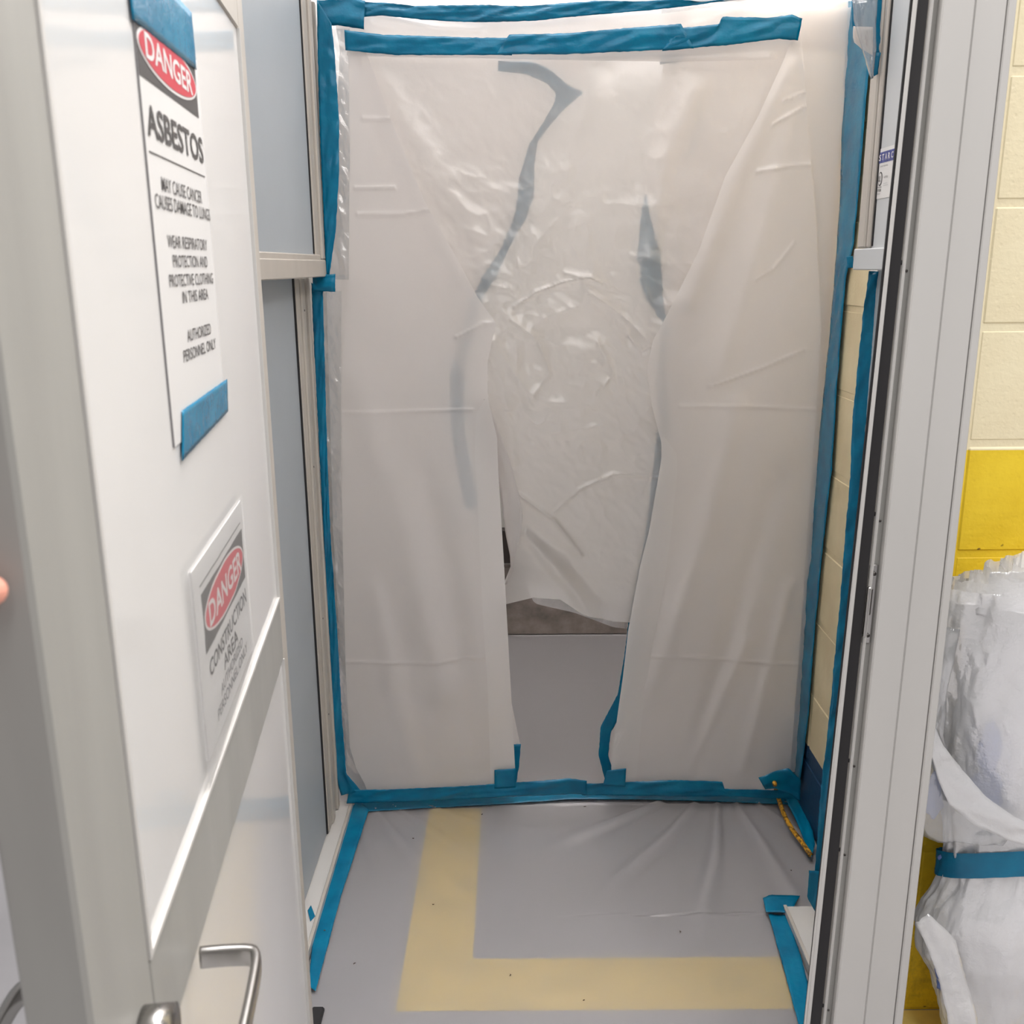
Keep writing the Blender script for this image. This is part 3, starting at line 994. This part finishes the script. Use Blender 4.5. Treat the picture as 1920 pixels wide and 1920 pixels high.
def d_centre(x, z):
    h = 0.010 * fbm(x * 2.5, z * 2.0, 3)
    mid = np.exp(-((z - 1.30) / 0.38) ** 2)
    wx, wz = x + 0.05 * fbm(x * 4, z * 4, 2), z + 0.05 * fbm(x * 4 + 9, z * 4 + 5, 2)
    h += 0.010 * mid * (1 - 3.2 * np.abs(fbm(wx * 7, wz * 9, 3))) - 0.006 * mid
    h += 0.0048 * (0.12 + mid) * (0.6 - np.abs(fbm(wx * 19, wz * 21 + wx * 8, 3)) * 2.2)
    return h


CL = [(668, 90), (690, 200), (733, 360), (785, 500), (826, 600), (862, 690), (888, 750), (925, 830), (952, 900), (968, 960), (975, 1000), (958, 1060), (944, 1095), (942, 1135)]
CR = [(1480, 90), (1430, 250), (1370, 400), (1315, 590), (1278, 740), (1262, 940), (1220, 1120), (1200, 1175)]
CF = [([(1120, 140), (1060, 300), (980, 520)], 0.010, 0.035), ([(1300, 170), (1240, 300), (1215, 480)], 0.014, 0.03),
      ([(700, 120), (880, 420), (950, 600)], 0.008, 0.03), ([(985, 1000), (1080, 1110), (1110, 1160)], 0.010, 0.018), ([(975, 985), (1060, 1040), (1130, 1130)], -0.007, 0.02),
      ([(900, 560), (940, 720), (960, 860)], 0.010, 0.02), ([(925, 640), (985, 730), (990, 760)], 0.008, 0.014)]
CC = [([(965, 575), (1005, 548), (1060, 528), (1110, 520)], 0.006, 0.004), ([(1060, 513), (1105, 522), (1125, 530)], 0.006, 0.005),
      ([(1105, 548), (1165, 590), (1215, 640), (1230, 660)], 0.006, 0.006), ([(1040, 960), (1085, 918), (1150, 890), (1240, 896)], 0.004, 0.004),
      ([(976, 930), (1040, 975), (1090, 1040)], 0.006, 0.005), ([(1180, 630), (1205, 660), (1240, 640)], -0.008, 0.01),
      ([(960, 600), (1010, 640), (1030, 700), (1000, 740)], 0.005, 0.006), ([(1120, 640), (1150, 700), (1120, 740)], 0.004, 0.006)]
film('sheet', YC, CL, CR, [(500, 92), (1700, 92)], [(900, 1135), (950, 1132), (1000, 1120), (1050, 1124), (1090, 1150), (1150, 1165), (1260, 1170)], M['film_back'], cs, d_centre, 0.0042, CF, CC)
# lighter tail of the same film showing under the hem
film('torn_tail', YC + 0.05, [(985, 1090), (1000, 1128), (1010, 1135)], [(1240, 1090), (1230, 1185)], [(900, 1090), (1300, 1090)], [(985, 1128), (1080, 1150), (1150, 1176), (1240, 1186)], M['film_clear'], cs, d_side, 0.008)

# ---- twisted ribbon of film in front of the gap
TW = thing('twisted_film', 'narrow twisted strip of plastic hanging in the gap beside the left flap', 'plastic strip', on(('Y', BACK - 0.02), 955, 1090))
A = [on(('Y', BACK - 0.012), *p) for p in ((884, 748), (905, 800), (925, 862), (936, 905), (942, 950), (948, 1000), (956, 1040), (958, 1070), (947, 1096))]
B = [on(('Y', BACK - 0.040), *p) for p in ((912, 748), (935, 806), (956, 862), (974, 930), (980, 965), (978, 1000), (968, 1035), (962, 1070), (951, 1096))]
ribbon('strip', A, B, (0, -1, 0), M['film'], TW, 0.004, 0, 31)

# ---- front curtain: two flaps under the top tape
fc = thing('front_curtain', 'front milky plastic curtain of two wide flaps parted in the middle', 'plastic sheet', (0.05, YA, 0.03))
AL = [(652, 60), (656, 300), (654, 520), (640, 700), (642, 1000), (648, 1250), (656, 1400), (668, 1440), (690, 1480)]
ALr = [(672, 60), (692, 110), (735, 230), (800, 385), (860, 490), (896, 558), (930, 606), (914, 680), (914, 745), (932, 820), (934, 880), (944, 1040), (950, 1150), (960, 1330), (966, 1445), (967, 1475)]
AF = [([(700, 110), (770, 300), (870, 520)], 0.010, 0.03), ([(720, 115), (860, 330), (900, 470)], 0.006, 0.03), ([(660, 700), (760, 1000), (830, 1300)], 0.007, 0.04),
      ([(800, 900), (850, 1150), (890, 1440)], -0.006, 0.04), ([(700, 1100), (740, 1300), (790, 1470)], 0.005, 0.03)]
AC = [([(620, 775), (740, 773), (886, 768)], 0.0022, 0.003), ([(640, 1240), (800, 1244), (945, 1228)], 0.0022, 0.003), ([(855, 632), (905, 608), (930, 604)], 0.003, 0.003),
      ([(680, 222), (740, 224), (840, 234)], 0.003, 0.003), ([(665, 352), (740, 352)], 0.0025, 0.003), ([(670, 402), (757, 401), (840, 388)], 0.003, 0.003),
      ([(660, 95), (760, 110), (900, 130)], 0.003, 0.006), ([(690, 110), (800, 170), (950, 240)], 0.003, 0.01)]
film('left_flap', YA, AL, ALr, [(500, 88), (1700, 88)], [(500, 1484), (690, 1482), (930, 1473), (1700, 1470)], M['film'], fc, d_side, 0.0045, AF, AC)
AR = [(1500, 60), (1512, 200), (1530, 420), (1540, 620), (1522, 900), (1502, 1180), (1484, 1400), (1478, 1478)]
ARl = [(1490, 60), (1470, 110), (1420, 220), (1360, 330), (1310, 470), (1250, 592), (1224, 640), (1213, 690), (1222, 760), (1240, 830), (1240, 860), (1216, 1000), (1200, 1062), (1178, 1180), (1168, 1270), (1150, 1400), (1146, 1440), (1150, 1475)]
RF = [([(1480, 130), (1380, 330), (1290, 560)], 0.010, 0.028), ([(1500, 160), (1440, 400), (1350, 700)], 0.006, 0.03), ([(1380, 760), (1320, 1000), (1220, 1300)], 0.007, 0.03),
      ([(1460, 900), (1380, 1150), (1300, 1440)], -0.007, 0.03), ([(1480, 1100), (1430, 1300), (1390, 1440)], 0.007, 0.02), ([(1400, 1200), (1330, 1360), (1290, 1450)], 0.006, 0.018)]
RC = [([(1275, 762), (1400, 762), (1530, 768)], 0.0022, 0.003), ([(1180, 1228), (1330, 1236), (1500, 1246)], 0.0024, 0.003), ([(1330, 725), (1430, 690), (1510, 655)], 0.002, 0.003),
      ([(1350, 206), (1400, 198)], 0.003, 0.003), ([(1448, 234), (1510, 200)], 0.003, 0.003), ([(1468, 190), (1520, 170), (1550, 158)], 0.003, 0.003),
      ([(1420, 322), (1480, 312), (1560, 305)], 0.003, 0.004), ([(1415, 525), (1450, 505), (1490, 455)], 0.002, 0.003)]
film('right_flap', YA, ARl, AR, [(500, 84), (1700, 76)], [(500, 1474), (1150, 1473), (1480, 1476), (1700, 1476)], M['film'], fc, d_side, 0.0045, RF, RC)
film('header', YA + 0.006, [(648, 50), (650, 120)], [(1500, 30), (1502, 125)], [(640, 66), (960, 78), (1500, 44)], [(640, 104), (1000, 112), (1250, 116), (1450, 112), (1520, 100)], M['film'], fc, d_side, 0.008,
     [([(660, 100), (1000, 112), (1450, 108)], 0.004, 0.006)])
# folded-back hems, a second thickness behind each free edge
film('folded_hem', YA - 0.004, [(913, 742), (893, 775), (890, 850), (896, 950), (905, 1150), (915, 1300), (920, 1475)], [(914, 745), (932, 820), (934, 880), (944, 1040), (950, 1150), (960, 1330), (966, 1445), (967, 1475)],
     [(500, 745), (1700, 745)], [(500, 1472), (1700, 1470)], M['film_fold'], fc, d_side, 0.008)
film('folded_hem', YA - 0.004, [(1240, 830), (1240, 860), (1216, 1000), (1200, 1062), (1178, 1180), (1168, 1270), (1150, 1400), (1146, 1440), (1150, 1475)], [(1243, 815), (1268, 850), (1270, 880), (1258, 1000), (1246, 1090), (1222, 1220), (1205, 1340), (1192, 1475)],
     [(500, 820), (1700, 820)], [(500, 1470), (1700, 1470)], M['film_fold'], fc, d_side, 0.008)

# ---- outer surround sheet: strips of film under the perimeter tape
su = thing('surround_film', 'crinkled plastic film around the doorway edge, under the perimeter tape', 'plastic sheet', (-0.44, BACK, 0.03))
YS = BACK + 0.075
film('left_margin', BACK - 0.012, [(615, 40), (618, 250), (612, 420), (614, 525)], [(656, 50), (656, 300), (654, 524)], [(500, 52), (700, 55)], [(500, 524), (700, 524)], M['film_clear'], su, lambda x, z: 0.011 * np.abs(fbm(x * 26 + z * 9, z * 16, 4)), 0.004)
film('left_margin', BACK - 0.012, [(606, 540), (608, 700), (618, 1000), (630, 1200), (640, 1380), (656, 1470)], [(640, 540), (640, 900), (650, 1250), (662, 1410), (690, 1485)], [(500, 546), (700, 546)], [(500, 1470), (700, 1484)], M['film_clear'], su, lambda x, z: 0.011 * np.abs(fbm(x * 26 + z * 9, z * 16, 4)), 0.004)
film('right_margin', BACK - 0.008, [(1500, 30), (1530, 400), (1540, 620), (1520, 900), (1480, 1440)], [(1612, 30), (1604, 400), (1584, 700), (1545, 1100), (1504, 1440)], [(1400, 30), (1700, 5)], [(1400, 1450), (1700, 1440)], M['film'], su, lambda x, z: 0.004 * fbm(x * 10, z * 5, 4), 0.007)
film('top_margin', BACK - 0.004, [(622, 5), (640, 110)], [(1590, -20), (1590, 110)], [(622, 22), (900, 34), (1200, 20), (1420, -6), (1600, -20)], [(600, 96), (1700, 96)], M['film'], su, lambda x, z: 0.006 * fbm(x * 4 + z * 8, z * 9, 3), 0.008,
     [([(700, 30), (820, 55), (900, 60)], 0.008, 0.012), ([(1300, 50), (1400, 10)], 0.006, 0.012)])
film('top_dark_margin', BACK - 0.012, [(1240, 0), (1240, 30)], [(1422, -20), (1415, 8)], [(1240, 8), (1425, -14)], [(1240, 26), (1330, 14), (1422, 2)], M['film_clear'], su, lambda x, z: 0.003 * fbm(x * 20, z * 20, 3), 0.006)

# ---- perimeter tape
PB = ('Y', BACK - 0.022)
PF = ('Y', YA - 0.010)
G1 = 'tapes along the top of the plastic curtain'
tape('upper dark blue tape along the top edge of the doorway, under the bright ceiling film', [(600, -8), (690, 2), (780, 12), (900, 10), (980, 12), (1100, 4), (1200, -6), (1400, -22)],
     [(610, 38), (720, 30), (790, 38), (900, 43), (1000, 40), (1100, 30), (1240, 18), (1420, -4)], PB, 0.004, 0.005, 1, G1)
tape('crumpled blue tape patch in the upper left corner of the doorway', [(596, -12), (640, -10), (686, 4)], [(598, 50), (640, 50), (684, 58)], PB, 0.010, 0.006, 2, G1)
PFT = ('Y', YA - 0.012)
tape('left piece of the long tape across the curtain top', [(646, 57), (720, 66), (850, 70), (960, 72)], [(648, 95), (740, 104), (850, 104), (960, 104)], PFT, 0.004, 0.0025, 3, G1)
tape('middle piece of the long tape across the curtain top', [(955, 66), (1060, 64), (1170, 54), (1276, 46)], [(930, 103), (1060, 103), (1170, 98), (1300, 92)], PFT, 0.007, 0.0025, 4, G1)
tape('right piece of the long tape across the curtain top', [(1270, 54), (1350, 46), (1352, 32), (1440, 34), (1484, 28), (1503, 36)], [(1240, 97), (1330, 88), (1360, 86), (1440, 76), (1460, 74), (1495, 77)], PFT, 0.005, 0.003, 5, G1)
G2 = 'tapes down the left side of the doorway'
PL = ('Y', BACK - 0.045)
tape('upper blue tape down the left side of the doorway', [(595, 0), (596, 100), (600, 250), (607, 400), (612, 516)], [(622, 44), (628, 100), (636, 220), (636, 330), (630, 430), (618, 518)], PL, 0.003, 0.004, 6, G2)
tape('small blue tape piece at the left step, under the upper panel', [(586, 516), (629, 514)], [(588, 546), (629, 547)], ('Y', BACK - 0.06), 0.003, 0.003, 7, G2)
tape('lower blue tape down the left side of the doorway', [(584, 530), (592, 700), (602, 900), (612, 1100), (620, 1300), (626, 1440), (640, 1490)], [(606, 546), (610, 700), (614, 850), (620, 1000), (634, 1200), (642, 1350), (650, 1450), (678, 1482)], PL, 0.003, 0.004, 8, G2)
G3 = 'tapes along the foot of the doorway'
PF2 = ('Y', BACK - 0.03)
tape('left half of the long tape along the foot of the curtain', [(655, 1480), (760, 1478), (860, 1473), (960, 1466), (1020, 1462), (1065, 1457), (1100, 1462)], [(650, 1505), (760, 1502), (860, 1497), (960, 1492), (1020, 1490), (1065, 1488), (1100, 1488)], ('Y', BACK - 0.045), 0.004, 0.003, 9, G3)
tape('right half of the long tape along the foot of the curtain', [(1090, 1468), (1160, 1466), (1250, 1461), (1354, 1464), (1358, 1478), (1450, 1480), (1495, 1478)], [(1090, 1490), (1160, 1490), (1250, 1492), (1354, 1492), (1380, 1492), (1450, 1496), (1500, 1496)], ('Y', BACK - 0.042), 0.004, 0.003, 10, G3)
tape('blue tape lapping from the curtain foot onto the floor film', [(655, 1498), (800, 1492), (1000, 1486), (1200, 1484), (1400, 1488), (1506, 1490)], [(665, 1524), (760, 1518), (900, 1511), (1070, 1500), (1200, 1500), (1350, 1504), (1520, 1512)], ('Z', 0.007), 0.002, 0.002, 11, G3)
tape('square blue tape tab at the foot of the left flap', [(927, 1443), (967, 1440)], [(927, 1478), (967, 1476)], PFT, 0.002, 0.001, 12, G3)
tape('square blue tape tab at the foot of the right flap', [(1138, 1444), (1174, 1440)], [(1130, 1472), (1172, 1474)], PFT, 0.002, 0.001, 13, G3)
G4 = 'tapes down the right side of the doorway'
PRt = ('X', WALL_X - 0.008)
tape('blue tape down the right side, from curtain to block wall', [(1588, -10), (1583, 200), (1576, 400), (1564, 560), (1549, 720), (1530, 900), (1511, 1100), (1494, 1290), (1478, 1445)],
     [(1648, -10), (1630, 150), (1618, 300), (1603, 460), (1589, 520), (1582, 600), (1572, 720), (1562, 880), (1546, 1020), (1530, 1180), (1518, 1340), (1502, 1470)], PRt, 0.003, 0.0022, 14, G4)
tape('bunched blue tape in the lower right corner of the doorway', [(1421, 1456), (1450, 1444), (1478, 1438), (1500, 1460)], [(1434, 1478), (1452, 1476), (1480, 1488), (1498, 1500)], ('Y', BACK - 0.07), 0.006, 0.006, 15, G4)
tape('diagonal blue tape on the floor edge beside the yellow cord', [(1470, 1496), (1492, 1540), (1512, 1590), (1522, 1610)], [(1496, 1492), (1512, 1530), (1524, 1560), (1528, 1585)], ('Z', 0.022), 0.004, 0.003, 16, G4)
G5 = 'tapes on the floor film edges'
tape('blue tape on the floor along the left sill', [(600, 1705), (655, 1500), (660, 1490)][::-1] + [(586, 1765), (578, 1850)], [(692, 1518), (679, 1560), (640, 1680), (592, 1860)], ('Z', 0.012), 0.002, 0.0015, 17, G5)
tape('blue tape on the floor along the right sill', [(1441, 1716), (1470, 1820), (1502, 1940)], [(1476, 1716), (1500, 1790), (1519, 1860), (1532, 1920)], ('Z', 0.012), 0.002, 0.0015, 18, G5)
tape('short crosswise blue tape at the far end of the right sill', [(1430, 1686), (1445, 1680), (1500, 1682)], [(1436, 1713), (1460, 1713), (1482, 1714)], ('Z', 0.020), 0.004, 0.002, 19, G5)
tape('tiny torn blue tape scrap on the left sill', [(577, 1708), (583, 1698)], [(582, 1728), (591, 1718)], ('Z', 0.031), 0.001, 0.001, 20, G5)
G6 = 'tapes by the right jamb'
PJ = ('Y', 1.90)
tape('long blue tape wrapped down the edge beside the right jamb', [(1628, 508), (1616, 600), (1606, 700), (1597, 790), (1592, 900), (1580, 1050), (1566, 1200), (1553, 1350), (1538, 1480), (1526, 1640)],
     [(1668, 510), (1664, 600), (1656, 700), (1646, 800), (1636, 900), (1622, 1050), (1606, 1200), (1590, 1350), (1574, 1500), (1556, 1650)], PJ, 0.004, 0.006, 26, G6)
tape('small blue tape end at the foot of the jamb, on the grey sill', [(1516, 1630), (1512, 1680), (1524, 1702)], [(1540, 1632), (1536, 1680), (1528, 1706)], ('Y', 1.89), 0.004, 0.002, 27, G6)
tape('blue tape patch at the top of the right panel edge', [(1596, -20), (1596, 50), (1620, 90), (1632, 105)], [(1670, -20), (1668, 20), (1662, 80), (1659, 102)], ('Y', 1.865), 0.004, 0.006, 28, G6)
tape('narrow torn blue tape end below the upper right patch', [(1630, 98), (1632, 120), (1630, 148)], [(1652, 100), (1646, 120), (1644, 140)], ('Y', 1.86), 0.004, 0.002, 29, G6)
tape('tiny blue tape tab under the corner of the upper right panel', [(1586, 481), (1598, 480)], [(1588, 503), (1602, 502)], ('Y', 1.92), 0.003, 0.001, 30, G6)
# pale folded card and clear film caught in the tape at upper right
cd = thing('folded_card', 'pale card folded in clear film, taped high beside the right panel', 'card', on(('Y', 1.84), 1618, 95))
ribbon('card', [on(('Y', 1.85), *p) for p in ((1598, 50), (1598, 78), (1612, 92), (1632, 103))], [on(('Y', 1.845), *p) for p in ((1635, 52), (1635, 70), (1635, 88), (1634, 104))], (0, -1, 0), M['tan_paper'], cd, 0.002, 0.004, 41)
ribbon('clear_film', [on(('Y', 1.84), *p) for p in ((1595, 0), (1597, 40), (1612, 90), (1630, 150))], [on(('Y', 1.84), *p) for p in ((1642, 0), (1640, 40), (1640, 90), (1634, 148))], (0, -1, 0), M['film_clear'], cd, 0.005, 0.008, 42)

# ---- yellow cord
pts = [on(('Z', 0.03), *p) for p in ((1447, 1474), (1456, 1482), (1468, 1520), (1485, 1555), (1503, 1580), (1516, 1600))]
pts = [Vector((p.x, min(p.y, BACK - 0.01 + i * -0.02), p.z)) for i, p in enumerate(pts)]
pts = [on(('Y', BACK - 0.09), 1452, 1468)] + [on(('Z', 0.028), *p) for p in ((1458, 1490), (1468, 1522), (1484, 1553), (1502, 1577), (1520, 1603))]
o = tube('power_cord', smooth_path(pts, 8), 0.0062, M['cord'], None, 12)
tag(o, 'yellow cord coming out under the curtain by the right wall', 'cord')

# ---- debris crumbs on the floor film
G7 = 'dark crumbs on the floor film'
crumbs = [((906, 1527), 'hooked dark crumb on the floor film near the curtain foot'), ((667, 1807), 'dark crumb on the floor film near the left door edge'),
          ((954, 1828), 'dark crumb on the yellow stripe near the camera'), ((1096, 1511), 'dark sliver on the floor film below the slit'),
          ((1273, 1747), 'dark speck on the grey floor film above the yellow stripe'), ((1482, 1632), 'dark speck on the floor film near the right wall'),
          ((812, 1695), 'dark speck on the upright arm of the yellow stripe'), ((1096, 1876), 'dark speck on the lower edge of the yellow stripe'),
          ((608, 1745), 'dark spot on the left floor tape'), ((775, 1571), 'thin dark sliver on the film left of the yellow stripe')]
for k, (p, lb_) in enumerate(crumbs):
    c = on(('Z', 0.010 if k != 8 else 0.018), *p)
    a = random.uniform(0, 6.3)
    rr = 0.0028 if k < 5 else 0.0018
    pth = [c + Vector((math.cos(a + t) * rr * (1.2 + 0.3 * t), math.sin(a + t) * rr, 0.0)) for t in (0, .7, 1.4, 2.2)]
    tag(tube('crumb', pth, [0.0006, 0.0011, 0.001, 0.0005], M['debris'], None, 6), lb_, 'debris', G7)

# ================================================================== BAG BUNDLE at right
BX, BY = 0.95, 1.565
bag = thing('bag_bundle', 'tall bundle of rolled clear plastic bags bound with blue tape, against the yellow wall', 'plastic bundle', (BX, BY, 0))


def bundle_profile(z):
    zz = [0.0, 0.06, 0.172, 0.23, 0.30, 0.34, 0.39, 0.43, 0.47, 0.55, 0.62, 0.71, 0.86, 0.96]
    rr = [.105, .12, .150, .182, .192, .182, .158, .150, .158, .175, .188, .200, .212, .210]
    return float(np.interp(z, zz, rr))


def shell(name, z0, z1, rscale, mat, seed, wr, nz=70, na=120, top_fn=None, a0=0, a1=2 * math.pi, lean=0.0):
    V, F = [], []
    closed = abs(a1 - a0 - 2 * math.pi) < 1e-6
    for j in range(nz + 1):
        for i in range(na + (0 if closed else 1)):
            a = a0 + (a1 - a0) * i / na
            zt = z1 + (top_fn(a) if top_fn else 0)
            z = z0 + (zt - z0) * j / nz
            r = bundle_profile(z) * rscale
            ca, sa = math.cos(a), math.sin(a)
            nval = fbm(np.array([ca * 2.4 + seed + 3]), np.array([sa * 2.4 + z * 5 + 7]), 4)[0]
            pin = 1.3 * abs(fbm(np.array([ca * 6 + sa * 9 + seed]), np.array([z * 8 + ca * 3 + seed]), 4)[0])
            pinch = math.exp(-((z - 0.43) / 0.06) ** 2)
            r += wr * (nval * 1.4 - pin) + pinch * 0.006 * math.sin(a * 23 + 5 * nval)
            V.append(Vector((BX + ca * r + lean * z, BY + sa * r * 0.42, z)))
    w = na if closed else na + 1
    for j in range(nz):
        for i in range(na):
            a_, b_ = j * w + i, j * w + (i + 1) % w
            F.append((a_, b_, b_ + w, a_ + w))
    return mesh(name, V, F, mat, bag, True)


M['roll'] = solid('white_rolled_plastic', (248, 248, 251), 0.4, var=0.02, bump=0.5, bscale=14, bdist=0.004)
shell('inner_roll', 0.01, 0.955, 0.76, M['roll'], 1, 0.016, top_fn=lambda a: 0.02 * math.sin(a * 3))
shell('bag_film', 0.0, 0.965, 1.03, M['film_bag'], 2, 0.017, 150, 220)
for k in range(5):
    shell('top_layer', 0.90, 0.962 + 0.009 * k, 0.90 - 0.11 * k, M['film_bag'], 5 + k, 0.007, 10, 110,
          top_fn=lambda a, k=k: 0.010 * (math.floor(3 * (math.sin(a * 2 + k) + 1)) / 3) + 0.0015 * math.sin(a * 17 + k))
# top of the roll and its upright twisted tuft
n = 60
V = [Vector((BX, BY, 0.985))]
for q in range(1, 5):
    for i in range(n):
        a = 2 * math.pi * i / n
        r = 0.19 * q / 4
        V.append(Vector((BX + math.cos(a) * r, BY + math.sin(a) * r * .42, 0.985 - 0.003 * q * q + 0.004 * math.sin(a * 5 + q * 2))))
F = [(0, 1 + i, 1 + (i + 1) % n) for i in range(n)]
for q in range(3):
    for i in range(n):
        a_, b_ = 1 + q * n + i, 1 + q * n + (i + 1) % n
        F.append((a_, a_ + n, b_ + n, b_))
mesh('roll_top', V, F, M['roll'], bag, True)
tuft = on(('Y', 1.53), 1888, 1095)
ribbon('tuft', [tuft + Vector((-0.034, 0.0, -0.05)), tuft + Vector((-0.026, 0.01, 0.018))], [tuft + Vector((0.05, 0.01, -0.05)), tuft + Vector((0.04, 0.0, 0.024))], (0, -1, 0), M['film_bag'], bag, 0.012, 0.0, 51, 0.004)
ribbon('tuft', [tuft + Vector((-0.055, -0.01, -0.05)), tuft + Vector((-0.05, -0.01, -0.012))], [tuft + Vector((0.06, -0.01, -0.05)), tuft + Vector((0.06, 0.0, -0.008))], (0, -1, 0), M['film_bag'], bag, 0.012, 0.0, 52, 0.004)
# loose film hanging out on the left: curved sheets
Q = ('Y', 1.478)
ribbon('loose_film', [on(Q, *p) for p in ((1752, 1170), (1748, 1280), (1740, 1350), (1722, 1400), (1713, 1480), (1714, 1530), (1726, 1566), (1760, 1580))],
       [on(Q, *p) for p in ((1800, 1180), (1776, 1290), (1768, 1380), (1790, 1450), (1840, 1510), (1880, 1545), (1900, 1560), (1880, 1585))], (0, -1, 0), M['film_clear'], bag, 0.006, 0.0, 53)
Q = ('Y', 1.466)
ribbon('loose_film', [on(Q, *p) for p in ((1745, 1345), (1770, 1400), (1810, 1450), (1850, 1495), (1900, 1530), (1940, 1550))],
       [on(Q, *p) for p in ((1742, 1400), (1758, 1460), (1780, 1510), (1830, 1550), (1900, 1580), (1940, 1590))], (0, -1, 0), M['film_bag'], bag, 0.004, 0.0, 54)
ribbon('loose_film', [on(Q, *p) for p in ((1716, 1730), (1738, 1775), (1758, 1830), (1775, 1900), (1782, 1960))],
       [on(Q, *p) for p in ((1740, 1712), (1790, 1760), (1810, 1830), (1830, 1900), (1840, 1960))], (0, -1, 0), M['film_bag'], bag, 0.005, 0.0, 55)


def blob(c, sx, sy, sz, seed):
    bm = bmesh.new()
    bmesh.ops.create_icosphere(bm, subdivisions=3, radius=1)
    for v in bm.verts:
        q = 1 + 0.5 * float(fbm(np.array([v.co.x * 2 + seed]), np.array([v.co.z * 2 + v.co.y]), 3)[0])
        v.co = Vector((c.x + v.co.x * sx * q, c.y + v.co.y * sy * q, c.z + v.co.z * sz * q))
    me = bpy.data.meshes.new('blue_content')
    bm.to_mesh(me); bm.free()
    me.shade_smooth()
    me.materials.append(M['blue_thing'])
    o_ = place(bpy.data.objects.new('blue_content', me), bag)
    o_['label'] = 'blue item showing through the film'
    return o_


for (p, sx, sz) in (((1862, 1420), 0.020, 0.050), ((1850, 1500), 0.036, 0.040), ((1792, 1530), 0.022, 0.045), ((1812, 1648), 0.024, 0.012), ((1784, 1840), 0.014, 0.034), ((1792, 1872), 0.014, 0.024)):
    c = on(('Y', 1.50), *p)
    rr_ = bundle_profile(c.z)
    c.y = BY - 0.42 * math.sqrt(max(0.0001, rr_ * rr_ - (c.x - BX) ** 2)) + 0.013
    blob(c, sx, 0.005, sz, p[0] * 0.1)
# blue tape belt round the waist
V, F = [], []
na = 140
for j in range(7):
    for i in range(na):
        a = 2 * math.pi * i / na
        z = 0.394 + 0.052 * j / 6 - 0.042 * math.sin(a) + 0.004 * math.sin(3 * a)
        r = 0.166 + 0.003 * float(fbm(np.array([a * 9.0]), np.array([j * 0.7]), 3)[0]) + (0.002 if a % 2.1 < 1.0 else 0)
        V.append(Vector((BX + math.cos(a) * r, BY + math.sin(a) * r * .42, z)))
for j in range(6):
    for i in range(na):
        a_, b_ = j * na + i, j * na + (i + 1) % na
        F.append((a_, b_, b_ + na, a_ + na))
o = mesh('tape_strip', V, F, M['tape'], None, True)
tag(o, 'blue tape belt wound round the waist of the plastic bag bundle', 'tape')

# ================================================================== THE HAND ON THE DOOR EDGE
def hand():
    # frame of the hand: thumb lies on the door's free edge, fingers wrap the outer face
    root = thing('person', 'person at the far left edge, only a fingertip holding the door edge in view', 'person', (0, 0, 0))
    E0 = door(S1, -T, 1.330)                      # outer corner of the free edge
    n_e = DD                                      # out of the edge
    n_o = -DN                                     # out of the outer face
    up = Vector((0, 0, 1))
    P = lambda e, o, z: E0 + n_e * e + n_o * o + up * z
    verts, edges, rad = [], [], []

    def chain(start, pts, rs):
        prev = start
        for p, r in zip(pts, rs):
            verts.append(p); rad.append(r)
            edges.append((prev, len(verts) - 1))
            prev = len(verts) - 1
        return prev
    # forearm -> wrist -> palm (root vertex)
    verts.append(P(0.035, 0.075, -0.012)); rad.append(0.026)          # palm centre
    chain(0, [P(0.10, 0.115, -0.03), P(0.20, 0.17, -0.08), P(0.42, 0.30, -0.2)], [0.026, 0.030, 0.040])
    # thumb along the edge, tip towards the inner face
    chain(0, [P(0.030, 0.042, 0.002), P(0.017, 0.014, 0.004), P(0.0115, -0.014, 0.004), P(0.0105, -0.033, 0.004)], [0.016, 0.012, 0.0105, 0.009])
    for k, (dz, ln) in enumerate(((0.022, .92), (0.004, 1.0), (-0.015, .95), (-0.033, .78))):
        chain(0, [P(0.012, 0.070, dz * 0.9), P(-0.022, 0.050 , dz), P(-0.022 - 0.026 * ln, 0.026, dz), P(-0.022 - 0.048 * ln, 0.012, dz)], [0.013, 0.0092, 0.0085, 0.0068])
    me = bpy.data.meshes.new('hand_and_forearm')
    me.from_pydata([tuple(v) for v in verts], edges, [])
    o = bpy.data.objects.new('hand_and_forearm', me)
    place(o, root)
    me.materials.append(M['skin'])
    sk = o.modifiers.new('skin', 'SKIN')
    for i, v in enumerate(me.skin_vertices[0].data):
        v.radius = (rad[i], rad[i])
        v.use_root = (i == 0)
    sb = o.modifiers.new('sub', 'SUBSURF')
    sb.levels = sb.render_levels = 2
    tube('sleeve', [P(0.22, 0.18, -0.09), P(0.30, 0.23, -0.13), P(0.44, 0.31, -0.21)], [0.047, 0.05, 0.055], M['cuff'], root, 24)


hand()
